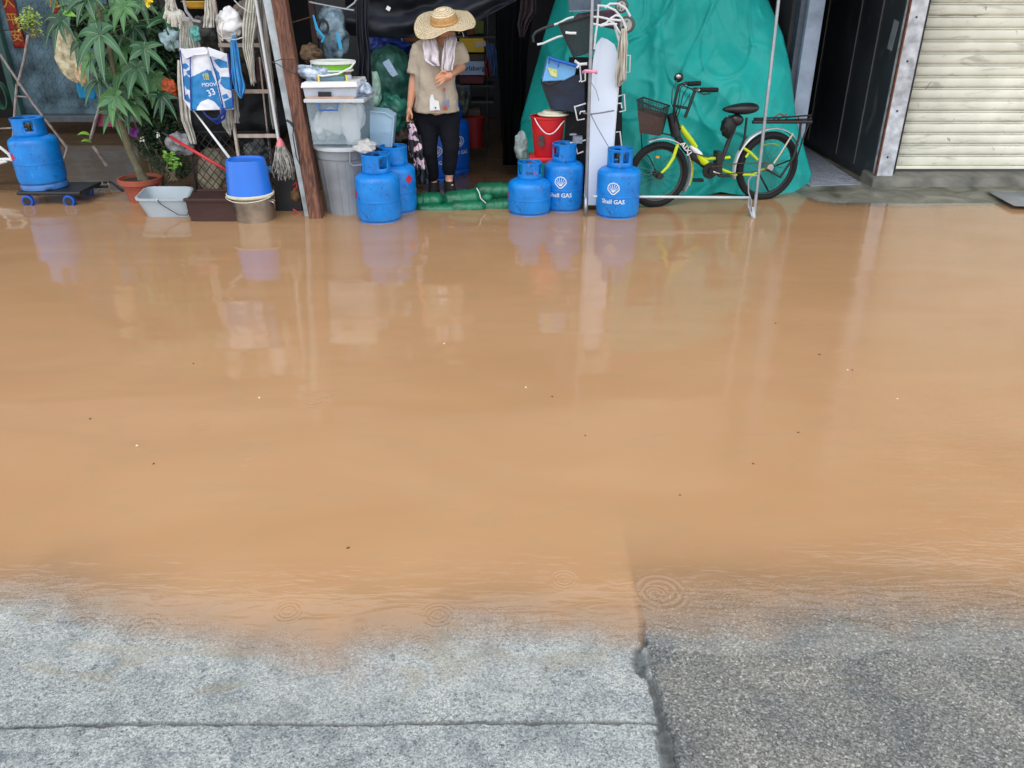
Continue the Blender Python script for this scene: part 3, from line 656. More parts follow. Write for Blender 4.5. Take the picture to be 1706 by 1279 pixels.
def cloth_heap(name, label, cat, c, r, m, seed=0, amp=.35, n=34, flat=.5, group=None, f1=3.2):
    o_ = c
    B = MB()
    def fn(p):
        d = p.normalized(); q = Vector((d.x, d.y, d.z))
        a = 1+amp*noise.noise(q*1.6+Vector((seed, 0, 0)))+amp*.9*(noise.voronoi(q*f1*.62+Vector((seed, 5, 1)))[0][0]-.42)+amp*.35*(noise.voronoi(q*f1*1.5+Vector((2, seed, 1)))[0][0]-.42)+amp*.7*(abs(noise.noise(q*f1+Vector((0, seed, 3))))-.2)
        return Vector(p)*a
    B.ball(c, r, n=n, m=int(n*.7), fn=fn)
    o = B.build(name, m, None, sub=1, angle=180)
    if label: tag(o, label, cat, group)
    return o
M_rag = mat('grey_rag', rgb(190,190,190), .85, var=.2, scale=12, bump=.5, bscale=120)
o = cloth_heap('rag', 'grey and white rag lying on the trash bin lid', 'rag', W(606,243,5.9), (.09,.09,.035), M_rag, 3, .6)
# clear storage box
M_clear = mat('clear_plastic', rgb(175,198,210), .18, var=.05, alpha=.26, bump=.05)
M_clear2 = mat('clear_lid_plastic', rgb(215,225,232), .25, var=.05, alpha=.8, bump=.05)
M_bag = mat('white_bag', rgb(232,234,238), .45, var=.08, scale=5, bump=.5, bscale=22)
Df = 5.86; zb = W(560,240,Df).z; zt = W(560,167,Df).z
t = thing('storage_box', 'clear plastic storage box full of white bags on the trash bin', 'storage box', (W(563,240,Df).x, 6.05, zb))
xl_, xr_ = W(522,240,Df).x, W(600,240,Df).x; xl2, xr2 = W(511,170,Df).x, W(605,170,Df).x
c8 = [(xl_,Df,zb),(xr_,Df,zb),(xr_+.02,Df+.36,zb),(xl_,Df+.36,zb),(xl2,Df-.02,zt),(xr2,Df-.02,zt),(xr2+.02,Df+.4,zt),(xl2,Df+.4,zt)]
B = MB(); B.add(c8, [(0,3,2,1),(0,1,5,4),(1,2,6,5),(2,3,7,6),(3,0,4,7)])
B.build('tub', M_clear, t, smooth=False, solid=.003)
B = MB(); B.hexa([(xl2-.012,Df-.035,zt-.012),(xr2+.012,Df-.035,zt-.012),(xr2+.03,Df+.41,zt-.012),(xl2-.012,Df+.41,zt-.012),(xl2-.012,Df-.035,zt+.012),(xr2+.012,Df-.035,zt+.012),(xr2+.03,Df+.41,zt+.012),(xl2-.012,Df+.41,zt+.012)]); B.build('rim', M_clear2, t, smooth=False, bevel=.004)
B = MB(); B.tube([W(531,172,Df-.04), W(532,183,Df-.045), W(562,183,Df-.045), W(563,172,Df-.04)], .0065, 6); B.build('latch', mat('latch_blue', rgb(20,95,190), .35), t)
for k, (px, py, rx, rz, d_) in enumerate(((533,212,.055,.09,.1),(552,205,.075,.10,.08),(582,205,.075,.15,.09),(596,190,.05,.10,.2),(545,228,.1,.05,.2))):
    o = cloth_heap('plastic_bag', ('small','crumpled','tall upright','narrow','flat')[k]+' white plastic bag packed inside the clear storage box', 'plastic bag', W(px, py, Df+d_+.03), (rx,.06,rz), M_bag, 10+k, .35, 24, group='white bags in the storage box')
# tray box with white lid on top
zb2 = zt+.014; zt2 = W(560,137,Df).z
t = thing('storage_box', 'shallow clear storage box with a thick white lid and black latch', 'storage box', (W(553,160,Df).x, 6.05, zb2))
a_, b_ = W(508,160,Df).x, W(592,160,Df).x; a2, b2 = W(504,140,Df).x, W(595,140,Df).x
B = MB(); B.hexa([(a_,Df,zb2),(b_,Df,zb2),(b_,Df+.33,zb2),(a_,Df+.33,zb2),(a2,Df-.01,zt2-.035),(b2,Df-.01,zt2-.035),(b2,Df+.35,zt2-.035),(a2,Df+.35,zt2-.035)]); B.build('tub', mat('frosted_tub', rgb(185,198,215), .3, var=.1), t, smooth=False, bevel=.006)
B = MB(); B.hexa([(a2-.01,Df-.03,zt2-.035),(b2+.01,Df-.03,zt2-.03),(b2+.01,Df+.36,zt2-.03),(a2-.01,Df+.36,zt2-.035),(a2,Df-.025,zt2),(b2,Df-.025,zt2+.006),(b2,Df+.35,zt2+.006),(a2,Df+.35,zt2)]); B.build('lid', M_white, t, smooth=False, bevel=.006)
pb = W(541,157,Df-.02); B = MB(); B.box(pb, (.09,.012,.034)); B.build('latch', mat('black_latch', rgb(20,28,40), .4), t, smooth=False, bevel=.002)
B = MB(); B.box((W(550,163,Df-.02).x, Df-.02, zb2+.006), (.34,.02,.014)); B.build('card_strip', mat('cardboard', rgb(190,160,140), .8), t, smooth=False)
# clip tray + bagged ware + collapsible green basket on the pile
t = thing('tray', 'small grey plastic tray with yellow clips on the white lid', 'tray', W(555,133,5.98))
c = W(553,133,5.95); B = MB(); B.box(c+Vector((0,0,.012)), (.2,.10,.03)); B.build('tray', mat('slate_plastic', rgb(90,120,135), .4), t, smooth=False, bevel=.006)
for px in (531, 578):
    B = MB(); B.box(W(px,131,5.89), (.014,.02,.045)); B.build('clip', mat('yellow_clip', rgb(225,195,90), .45), t, smooth=False, bevel=.003)
M_cling = mat('cling_plastic', rgb(190,205,222), .22, var=.35, scale=25, bump=1.0, bscale=30, dirt=rgb(95,110,135))
cloth_heap('plastic_bag', 'crumpled clear plastic bag left of the green basket', 'plastic bag', W(528,124,6.0), (.12,.09,.055), M_cling, 31, .5)
cloth_heap('plastic_bag', 'small translucent bag draped over the right edge of the shallow box', 'plastic bag', W(603,148,6.0), (.075,.08,.05), M_cling, 37, .5)
t = thing('basket', 'collapsible green and white plastic bucket with white handle on the pile', 'bucket', W(555,110,6.05))
M_lime = mat('lime_rubber', rgb(130,200,60), .45, var=.08)
cb = W(556,118,6.05)
B = MB(); B.lathe([(.095,-.06),(.105,-.03),(.11,0),(.118,.004),(.128,.05),(.12,.05),(.1,0)], c=cb, n=36, sx=1.12, sy=.8); B.build('body', M_lime, t)
B = MB(); B.lathe([(.130,.05),(.142,.052),(.144,.068),(.130,.07),(.124,.055)], c=cb, n=36, closed=False, sx=1.1, sy=.85); B.lathe([(.112,.0),(.125,.002),(.125,.010),(.112,.012)], c=cb, n=36, closed=False, sx=1.12, sy=.8); B.build('rim', M_white, t, solid=.003)
hp = [cb+Vector((-.15,-.02,.05)), cb+Vector((-.13,-.13,-.005)), cb+Vector((-.05,-.16,-.018)), cb+Vector((.06,-.15,-.005)), cb+Vector((.14,-.10,.03)), cb+Vector((.158,-.01,.06))]
B = MB(); B.tube(hp, .006, 8); B.build('handle', M_white, t)
t = thing('jar', 'small glass jar with a brown lid beside the green collapsible bucket', 'jar', W(580,128,5.98)); c = W(580,131,5.98)
B = MB(); B.lathe([(.02,-.02),(.026,-.015),(.026,.025),(.018,.03)], c=c, n=16); B.build('glass', M_cling, t)
B = MB(); B.lathe([(.022,.03),(.022,.045),(.005,.046)], c=c, n=16); B.build('lid', mat('brown_lid', rgb(110,80,65), .5), t)
# ribbed crate
t = thing('crate', 'pale blue grey ribbed plastic crate right of the clear storage box', 'crate', W(640,243,6.2))
M_cr = mat('blue_grey_crate', rgb(165,198,222), .45, var=.08)
B = MB(); B.prism([W(616,185,6.15), W(640,187,6.15), W(655,196,6.15), W(651,245,6.15), W(616,245,6.15)], (0,.22,0))
for k in range(13): B.tube([W(618+k*2.7,220,6.147), W(618+k*2.6,243,6.147)], .0028, 4)
B.tube([W(616,186,6.145), W(641,188,6.145), W(656,197,6.145), W(652,245,6.145)], .006, 6)
B.build('body', M_cr, t, smooth=False, bevel=0)
# long white plank + brown timber post
def beam(mb, p0, p1, wx, wy): 
    mb.hexa([p0+Vector((-wx,-wy,0)), p0+Vector((wx,-wy,0)), p0+Vector((wx,wy,0)), p0+Vector((-wx,wy,0)), p1+Vector((-wx,-wy,0)), p1+Vector((wx,-wy,0)), p1+Vector((wx,wy,0)), p1+Vector((-wx,wy,0))]); return mb
def ext(p0, p1, k): return p0+(p1-p0)*k
t = thing('plank', 'long pale painted plank leaning beside the brown timber post', 'plank', G(516,364,-.03))
p0, p1 = G(517,366,-.03), W(447,0,6.0); B = MB(); beam(B, p0, ext(p0,p1,1.30), .034, .012)
B.build('plank', mat('pale_paint', rgb(178,190,198), .55, var=.15, scale=9, dirt=rgb(130,140,145)), t, smooth=False, bevel=.003)
t = thing('timber_post', 'brown square timber post leaning at the left edge of the shop opening', 'post', G(530,366,-.03))
M_wood = bpy.data.materials.new('brown_wood'); M_wood.use_nodes = True; n = M_wood.node_tree; L = n.links; N = n.nodes
tc = nd('ShaderNodeTexCoord'); mpn = nd('ShaderNodeMapping'); mpn.inputs['Scale'].default_value = (18, 18, 2.2); L.new(tc.outputs['Object'], mpn.inputs[0])
L.new(ramp(noise_(2.2, 6, 1.5, mpn.outputs[0]), [(.3, rgb(52,32,26)),(.5, rgb(98,62,48)),(.72, rgb(135,90,66))]), N['Principled BSDF'].inputs['Base Color']); N['Principled BSDF'].inputs['Roughness'].default_value = .65
p0, p1 = G(529,368,-.03), W(466,0,6.02); B = MB(); beam(B, p0, ext(p0,p1,1.3), .048, .05); B.build('post', M_wood, t, smooth=False, bevel=.006)
t = thing('wooden_ladder', 'old wooden rungs and rail just right of the brown timber post', 'ladder', W(515,60,6.4))
B = MB(); beam(B, W(541,200,6.35), W(516,-20,6.35), .02, .02); B.build('rail', mat('dark_wood', rgb(50,30,28), .7, var=.4), t, smooth=False)
B = MB(); beam(B, W(484,38,6.2), W(518,28,6.35), .012, .02); B.build('rung', M_wood, t, smooth=False, bevel=.003)
t = thing('cable', 'black cable tied round the leaning plank and hanging in a loop', 'cable', W(490,220,5.85))
B = MB(); B.tube([W(478,200,5.86), W(489,205,5.84), W(488,225,5.84), W(494,262,5.84), W(500,275,5.84), W(498,245,5.84), W(492,215,5.84)], .004, 5)
B.tube([W(478,200,5.86), W(484,204,5.85), W(490,212,5.85)], .010, 6); B.build('cable_loop', M_blk, t)
B = MB(); B.tube([W(452,103,5.9), W(462,106,5.9), W(480,118,5.85)], .003, 5); B.tube([W(455,103,5.9), W(470,98,5.9), W(494,99,5.88)], .003, 5); B.tube([W(480,118,5.86), W(490,122,5.86), W(500,124,5.9)], .003, 5); B.build('tie', M_blk, t)
# ================================================================= sandbags
M_sb = mat('green_sandbag', rgb(22,118,82), .38, var=.25, scale=6, bump=.35, bscale=18, dirt=rgb(10,70,50))
def sandbag(label, px0, py0, px1, py1, D, r, seed, D2=None, flat=.86, tie=None):
    a = W(px0, py0, D); b_ = W(px1, py1, D2 or D); t = thing('sandbag', label, 'sandbag', (a+b_)/2, 0, 'green sandbags across the doorway')
    N_ = 26; pts = []; rs_ = []
    for i in range(N_+1):
        u = i/N_; e = min(1, (math.sin(math.pi*min(max(u,.012),.988))*2.3))**.6
        pts.append(a.lerp(b_, u)); rs_.append(r*e*(1+.06*nz(u*8, seed)))
    B = MB(); k = len(B.v); n_ = 20
    B.tube(pts, rs_, n_)
    ax = (b_-a).normalized()
    for i, v in enumerate(B.v):
        u = (v-a).dot(ax)/(b_-a).length; c = a+ax*(v-a).dot(ax); d = v-c
        w_ = 1+.16*(noise.voronoi(Vector((u*6, math.atan2(d.z, d.y)*1.1, seed)))[0][0]-.4)+.10*nz(u*22, math.atan2(d.z, d.y)*1.5, seed)+.05*nz(u*60, math.atan2(d.z, d.y)*3, seed)
        d *= w_; d.z *= flat; B.v[i] = c+d
    B.build('sack', M_sb, t, angle=180, sub=1)
    if tie:
        q = W(*tie); B = MB(); B.tube([q+Vector((-.02,-.02,.06)), q+Vector((0,-.05,.03)), q+Vector((.01,-.06,-.01)), q+Vector((.05,-.05,-.05))], .004, 5); B.build('string', M_white, t)
        B = MB(); B.ball(q+Vector((.055,0,-.02)), (.05,.035,.035), n=12, m=8, fn=lambda p: p*(1+.3*nz(p.x*60, p.z*60, seed))); B.build('knot', M_sb, t, sub=1)
    return t
sandbag('green sandbag at the left, beside the rear blue gas cylinder', 680,337, 742,334, 6.24, .078, 1)
sandbag("green sandbag under the person's shoe, tied with white string at its right end", 735,335, 805,328, 6.22, .080, 2, tie=(799,325,6.18))
sandbag('green sandbag lying farther back, ending behind the squat gas cylinder', 788,318, 862,320, 6.36, .082, 3)
sandbag('flattened green sandbag in the bottom layer below the string tie', 745,346, 812,345, 6.14, .065, 4)
sandbag('half sunken green sandbag in the bottom layer by the squat gas cylinder', 800,345, 860,342, 6.18, .066, 5)
sandbag('half sunken green sandbag in the bottom layer near the rear gas cylinder', 690,350, 765,350, 6.12, .060, 6)
# ================================================================= green tarpaulin heap
M_tarp = mat('teal_tarpaulin', rgb(32,172,166), .5, var=.05, scale=2.2, bump=.16, bscale=26, spec=.3, dirt=rgb(25,156,150))
HL = [(-60,935),(0,925),(40,912),(120,890),(200,868),(260,862),(305,868)]; HR = [(-60,1270),(0,1280),(60,1305),(120,1318),(200,1326),(240,1338),(290,1352),(316,1345)]
def itp(tab, y):
    for (a, xa), (b_, xb) in zip(tab, tab[1:]):
        if y <= b_: return xa+(xb-xa)*max(0, (y-a))/(b_-a)
    return tab[-1][1]
def tarp(u, v):
    py = -60+v*(390-15*u+12*abs(math.sin(u*9)))
    xl, xr = itp(HL, py), itp(HR, py); px = xl+(xr-xl)*u
    D = 6.62+.62*(1-v)**1.1                    # leans back towards the top
    D += .40*(abs(2*u-1)**5)                     # wraps round the heap at both sides
    q = Vector((u*3.2, v*2.0, 0))
    def vo(a, b_, c): return noise.voronoi(Vector((a, b_, c)))[0][0]
    wx = .25*nz(u*2.2, v*2.2, 3.3); wy = .25*nz(u*2.2+9, v*2.2, 1.3)
    D -= .30*(vo((u+wx*.5)*2.6+v*.7, v*1.3+wy, 1.7)-.35)
    D -= .12*(vo((u+wx)*6.5-v*2.2, v*2.4+wy, 5.1)-.35)
    D -= .028*(vo(u*15+v*6, v*9+wx*4, 9.1)-.35)
    for (fa, fb, sd_, am, wd_) in ((3.1, 1.4, 4.4, .030, .035), (5.2, 3.1, 8.8, .020, .04), (9.0, 5.0, 2.2, .010, .06)):
        D -= am*math.exp(-(nz(u*fa+v*1.3+wx, v*fb, sd_)/wd_)**2)
    D -= .05*nz(u*9+v*4, v*2, 7)*(.4+v)
    D -= .0015*nz(u*60, v*40, 7)
    D -= .09*math.exp(-((u-.47-.03*nz(v*3, 2))/.022)**2)*min(1, v*2)*.7
    return W(px, py, D)
t = thing('tarpaulin', 'large teal green tarpaulin draped over a heap beside the shop entrance', 'tarpaulin', (W(1100,315,6.65).x, 6.65, 0))
B = MB(); B.grid(tarp, 190, 140); B.build('sheet', M_tarp, t, angle=180, solid=.004)
wear(M_tarp, rgb(20,120,118), 3.0, .55, .75, .45, (1,1,1), 4)
# sides and bulk of the covered heap, seen from the side
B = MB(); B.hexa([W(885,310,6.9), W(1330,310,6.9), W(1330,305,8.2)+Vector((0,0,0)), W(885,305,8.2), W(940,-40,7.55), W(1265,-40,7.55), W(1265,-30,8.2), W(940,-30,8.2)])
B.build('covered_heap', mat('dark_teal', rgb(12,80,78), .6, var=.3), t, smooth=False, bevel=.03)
B = MB(); B.grid(lambda u, v: G(1085+u*200, 318-v*8+4*nz(u*9,v), .012+.02*v+.012*nz(u*12, v*3)), 40, 6); B.build('trailing_edge', mat('pale_teal', rgb(90,150,145), .45, var=.2), t, angle=180, solid=.004)
# ================================================================= black tarpaulin swag above the opening
M_bt = mat('black_tarpaulin', rgb(26,32,44), .6, var=.3, scale=4, bump=.3, bscale=12)
t = thing('black_tarpaulin', 'black tarpaulin hanging in a swag over the shop opening', 'tarpaulin', W(660,0,6.5))
B = MB()
def swag(u, v):
    bot = 64-10*abs(2*u-.6)-max(0, (u-.62))*130
    py = -70+v*(70+bot); px = 575+u*285
    return W(px, py, 6.55-.05*math.sin(v*16+u*3+nz(u*4,v*2)*2)-.03*nz(u*12, v*9))
B.grid(swag, 60, 40); B.build('swag', M_bt, t, angle=180, solid=.003)
B = MB(); drape(B, [(-20,590,616),(45,594,613),(100,596,618),(152,594,620)], 6.42, 3, .02); B.build('hanging_strip', M_bt, t, angle=180, solid=.003)
B = MB(); B.box(W(647,14,6.43), (.03,.01,.028), (0,R(30),0)); B.build('white_clip', M_white, t, smooth=False, bevel=.003)
# ================================================================= tubular stand: posts, rail, rope
t = thing('pole_stand', 'thin steel tube frame of two poles and a low rail before the tarpaulin', 'frame', G(985,360,0))
pa0, pa1 = G(977,360,-.03), W(987,0,6.05)
B = MB(); B.tube([pa0, W(978,280,5.93), ext(pa0, pa1, 1.2)], .0125, 10); B.build('pole', M_steel, t)
pb0, pb1 = G(1255,366,-.03), W(1297,0,6.05)
B = MB(); B.tube([pb0, ext(pb0, pb1, 1.2)], .012, 10); B.build('pole', M_steel, t)
B = MB(); B.tube([W(988,327,5.93), W(1250,329,5.93)], .0095, 8); B.build('rail', mat('white_tube', rgb(205,215,218), .35, var=.1), t)
B = MB(); B.tube([W(1247,330,5.92), W(1247,343,5.92), W(1254,362,5.86)], .01, 8); B.tube([W(1254,345,5.9), W(1256,366,5.86)], .016, 8); B.build('foot', M_steel, t)
B = MB(); B.tube([W(976,328,5.9), W(976,358,5.88)], .014, 8); B.build('foot', M_steel, t)
B = MB(); B.tube([W(1262,292,5.9), W(1252,293,5.88), W(1247,300,5.88), W(1247,320,5.88), W(1252,335,5.88), W(1250,350,5.88)], .005, 6); B.build('rope', mat('grey_rope', rgb(150,155,165), .8), t)
# ironing board
t = thing('ironing_board', 'white ironing board standing on end, tied to the left steel pole', 'ironing board', (W(1000,335,6.08).x, 6.08, -.02))
M_ib = mat('white_board', rgb(205,218,236), .5, var=.05, scale=4, bump=.05)
ol = [(973,342,6.05),(977,250,6.08),(983,170,6.11),(988,100,6.14),(993,74,6.15),(1002,62,6.16),(1012,65,6.16),(1024,74,6.15),(1030,92,6.14),(1029,150,6.12),(1026,200,6.10),(1020,260,6.08),(1012,342,6.05)]
B = MB(); B.prism([W(*p) for p in ol], (0,.022,0)); B.build('board', M_ib, t, smooth=False, bevel=.004)
B = MB(); B.tube([W(1012,335,6.08), W(1021,250,6.10), W(1029,150,6.14), W(1032,70,6.16), W(1020,30,6.17)], .008, 8); B.build('frame_tube', M_white, t)
B = MB(); B.tube([W(972,120,6.0), W(975,118,5.95), W(992,119,5.98), W(993,121,6.05)], .012, 6); B.build('pink_tie', mat('pink_string', rgb(235,150,180), .7), t)
B = MB(); B.tube([W(972,188,5.98), W(985,190,5.98), W(1000,188,6.03), W(1023,184,6.06)], .006, 6); B.build('grey_cord', mat('grey_cord', rgb(115,125,140), .7), t)
B = MB(); B.tube([W(984,190,6.0), W(995,212,6.03), W(1010,238,6.03), W(1022,258,6.0)], .0025, 5); B.tube([W(984,136,6.05), W(993,150,6.09), W(998,168,6.09)], .0018, 5); B.build('thin_wire', M_blk, t)
# beige rag on board
t = thing('hanging_cloth', 'long cream rag hanging over the top right corner of the ironing board', 'cloth', W(1034,60,6.1))
B = MB(); drape(B, [(48,1035,1044),(60,1032,1045),(100,1028,1044),(130,1025,1043),(143,1026,1033)], 6.08, 2, .015, ragged=1); drape(B, [(48,1036,1044),(80,1034,1045),(135,1034,1043)], 6.05, 2, .012, seed=3)
B.build('cloth', mat('cream_rag', rgb(200,196,185), .85, var=.15), t, angle=180, solid=.003)
# wire racks (white bent wire U shapes) behind the board
M_wire = mat('white_wire', rgb(215,220,225), .35, var=.1)
M_junk = mat('dark_junk', rgb(14,20,26), .6, var=.6, scale=14, bump=.6)
t = thing('shoe_rack', 'dark folding rack with white bent wire loops behind the ironing board', 'rack', W(985,300,6.3))
B = MB(); B.hexa([W(935,320,6.35), W(1038,322,6.35), W(1038,322,6.5), W(935,320,6.5), W(948,95,6.35), W(1035,95,6.35), W(1035,95,6.5), W(948,95,6.5)])
B.build('back_panel', M_junk, t, smooth=False)
for q in ([(1043,92),(1050,92),(1049,120),(1043,120)], [(1030,160),(1040,157),(1042,184),(1032,186)], [(1026,220),(1033,219),(1036,246),(1026,247)],
          [(957,178),(976,172)], [(957,176),(962,200),(974,198)], [(966,190),(967,186),(975,185)], [(966,107),(968,133),(965,136)], [(975,120),(975,134),(968,136)], [(950,238),(968,235),(976,233)], [(960,246),(962,256),(972,252)], [(1026,172),(1035,172),(1036,180)]):
    B = MB(); B.tube([W(x, y, 6.14) for x, y in q], .0055, 6); B.build('wire_loop', M_wire, t)
B = MB(); B.tube([W(958,102,6.12), W(966,107,6.1), W(978,106,6.1)], .01, 6); B.tube([W(966,107,6.1), W(961,113,6.1)], .008, 6); B.tube([W(958,100,6.1), W(964,107,6.1)], .007, 6); B.build('hook', M_wire, t)
B = MB(); B.box(W(962,232,6.15), (.07,.05,.05)); B.ball(W(955,224,6.15), (.03,.02,.01)); B.build('odds_and_ends', mat('pinkish_junk', rgb(130,140,160), .6, var=.6, scale=40), t, smooth=False)
# red bucket on red stool
M_red2 = mat('red_plastic', rgb(205,32,40), .38, var=.10, scale=5, bump=.05)
t = thing('stool', 'red plastic stool under the red bucket', 'stool', (W(907,300,6.32).x, 6.32, -.03))
zs = W(905,265,6.2).z
B = MB(); c = (W(908,300,6.33).x, 6.33); B.box((c[0],c[1],zs-.012), (.26,.24,.04)); B.build('seat', M_red2, t, smooth=False, bevel=.012)
for sx_, sy_ in ((-1,-1),(1,-1),(1,1),(-1,1)):
    B = MB(); B.hexa([Vector((c[0]+sx_*.11+a, c[1]+sy_*.10+b_, z)) for z in (-.03, zs-.03) for a, b_ in ((-.018,-.018),(.018,-.018),(.018,.018),(-.018,.018))]); B.build('leg', M_red2, t, smooth=False, bevel=.004)
t = thing('bucket', 'tall red bucket with white handle and a cream lid on the red stool', 'bucket', (W(912,262,6.32).x, 6.32, zs+.01))
zr = W(912,196,6.2).z-zs-.01
B = MB(); B.lathe([(.088,0),(.092,.006),(.118,zr-.02),(.124,zr-.015),(.124,zr),(.116,zr),(.09,.01)], n=40, sx=1.1, sy=.95); B.build('body', M_red2, t, world=False)
cr_ = mat('cream_plastic', rgb(225,222,200), .45)
B = MB(); B.lathe([(.085,zr+.006),(.107,zr+.009),(.107,zr+.020),(.08,zr+.024),(.065,zr+.042),(.03,zr+.046),(.001,zr+.046)], c=(.035,-.03,0), n=32, sx=1.1); B.box((.07,-.02,zr+.052), (.06,.02,.025)); B.build('lid', cr_, t, world=False, bevel=.003)
B = MB(); B.tube([(-.105,-.07,zr-.01)]+[(-.105+.22*k/10, -.118-.012*math.sin(math.pi*k/10), zr-.012-.105*math.sin(math.pi*k/10)) for k in range(1,10)]+[(.118,-.07,zr-.03)], .004, 6); B.build('handle', M_white, t, world=False)
B = MB(); B.box((-.052,-.103,zr*.42), (.045,.004,.085), (R(-9),0,0)); B.build('sticker', mat('worn_sticker', rgb(70,45,45), .6, var=.6, scale=50, dirt=rgb(20,18,20)), t, world=False, smooth=False)
# clear bag left of bucket
cloth_heap('plastic_bag', 'clear crumpled plastic bag hanging left of the red stool', 'plastic bag', W(868,244,6.35), (.045,.05,.115), mat('clear_bag', rgb(170,185,185), .2, var=.4, scale=20, alpha=.6, bump=1, bscale=25), 51, .45)
# blue translucent box & dark crate
t = thing('storage_box', 'tilted translucent blue storage box with blue latch before the tarpaulin', 'storage box', W(930,115,6.2))
M_tb = mat('translucent_blue', rgb(110,175,230), .3, var=.12, scale=10, bump=.1)
B = MB(); B.prism([W(913,97,6.18), W(961,110,6.18), W(958,125,6.18), W(940,134,6.18), W(903,136,6.18)], (0,.22,0)); B.build('tub', M_tb, t, smooth=False, bevel=.008)
B = MB(); B.tube([W(914,96,6.16), W(962,110,6.16)], .011, 8); B.tube([W(915,98,6.15), W(914,106,6.15)], .006, 6); B.tube([W(918,99,6.15), W(931,103,6.15), W(930,112,6.15)], .006, 6); B.build('latch', mat('latch_blue', rgb(20,95,190), .35), t)
B = MB(); B.prism([W(912,112,6.173), W(929,116,6.173), W(928,129,6.173), W(918,126,6.173)], (0,.004,0)); B.build('label_sticker', mat('yellow_green_label', rgb(205,215,140), .5, var=.3, scale=60), t, smooth=False)
t = thing('crate', 'dark blue mesh crate slung under the translucent blue box', 'crate', W(940,160,6.2))
B = MB(); B.prism([W(902,136,6.2), W(930,131,6.2), W(975,122,6.2), W(975,190,6.2), W(918,182,6.2)], (0,.2,0)); B.build('body', mat('navy_plastic', rgb(14,34,62), .4, var=.6, scale=9, dirt=rgb(5,10,20)), t, smooth=False, bevel=.006)
B = MB(); B.tube([W(902,136,6.19), W(916,141,6.19), W(935,133,6.19)], .009, 6); B.tube([W(902,136,6.19), W(919,182,6.19)], .008, 6); B.build('rim', M_blk, t)
# shopping trolleys
t = thing('shopping_trolley', 'folded shopping trolley with curved white handles and a black mesh basket', 'trolley', W(960,60,6.2))
B = MB(); q = [(932,40),(985,26),(990,80),(955,93)]
B.prism([W(x, y, 6.15) for x, y in q], (0,.16,0)); B.build('basket', mat('black_mesh', rgb(18,45,48), .5, var=.4, scale=60), t, smooth=False)
B = MB(); B.tube([W(x, y, 6.14) for x, y in ((931,40),(944,68),(956,94),(972,89),(990,82))], .008, 6); B.tube([W(x, y, 6.14) for x, y in ((931,40),(955,34),(985,25))], .007, 6); B.build('basket_rim', M_blk, t)
B = MB(); B.tube([W(x, y, 6.12) for x, y in ((942,54),(950,55),(960,55))], .009, 6); B.build('badge', M_white, t)
for q in ([(895,74),(905,72),(918,66),(930,61),(940,59)], [(923,41),(932,38),(945,31),(956,28)], [(923,41),(905,47),(893,53),(888,60),(889,70)],
          [(995,9),(1010,10),(1025,17),(1036,30),(1043,46),(1040,55),(1036,53)], [(1008,13),(1016,6),(1030,6),(1043,14),(1050,27)], [(983,28),(998,28),(1012,31),(1025,42),(1033,55),(1036,55)],
          [(986,39),(1000,42),(1010,38),(1018,30),(1026,25),(1034,27)], [(997,10),(995,40),(992,60),(990,82)], [(1014,32),(1025,33),(1035,34)], [(1000,43),(1015,40),(1028,40)]):
    blk = q[0] == (923,41) and q[1] == (905,47)
    B = MB(); B.tube([W(x, y, 6.10 if q[0][0] > 980 else 6.16) for x, y in q], .0075 if not blk else .010, 8); B.build('grip' if blk else 'handle_tube', M_blk if blk else M_wire, t)
for (px, py, rr_) in ((1044,41,.058),(1036,10,.045)):
    c = W(px, py, 6.22); B = MB(); B.tube([c+Vector((-.006,-.018,0)), c+Vector((.006,.018,0))], rr_, 24); wo = B.build('wheel', mat('grey_tyre', rgb(80,88,88), .6), t, bevel=.005)
    B = MB(); B.tube([c+Vector((-.007,-.021,0)), c+Vector((.007,.02,0))], rr_*.72, 20); ho = B.build('rim', mat('pale_hub', rgb(170,172,165), .5, var=.2), wo)
    for k in range(5):
        a = R(72*k); B = MB(); B.ball(c+Vector((math.cos(a)*rr_*.42-.008,-.022,math.sin(a)*rr_*.42)), (rr_*.13,.003,rr_*.13), n=8, m=5); B.build('hub_hole', M_blk, wo)
B = MB(); B.hexa([W(955,32,6.25), W(1035,52,6.25), W(1035,52,6.4), W(955,32,6.4), W(962,22,6.25), W(1030,14,6.25), W(1030,14,6.4), W(962,22,6.4)]); B.build('folded_fabric', mat('plum_fabric', rgb(75,55,70), .8, var=.6, scale=30), t, smooth=False, bevel=.01)
t = thing('crate', 'grey plastic crate hanging above the black mesh basket', 'crate', W(975,0,6.3))
B = MB(); B.hexa([W(948,20,6.25), W(1000,18,6.25), W(1000,18,6.5), W(948,20,6.5), W(944,-35,6.25), W(1003,-35,6.25), W(1003,-35,6.5), W(944,-35,6.5)]); B.build('body', mat('smoky_plastic', rgb(78,95,112), .4, var=.3, scale=15), t, smooth=False, bevel=.006)
B = MB(); B.tube([W(948,19,6.24), W(1001,17,6.24)], .006, 6); B.build('rim', mat('pale_rim', rgb(130,140,155), .4), t)
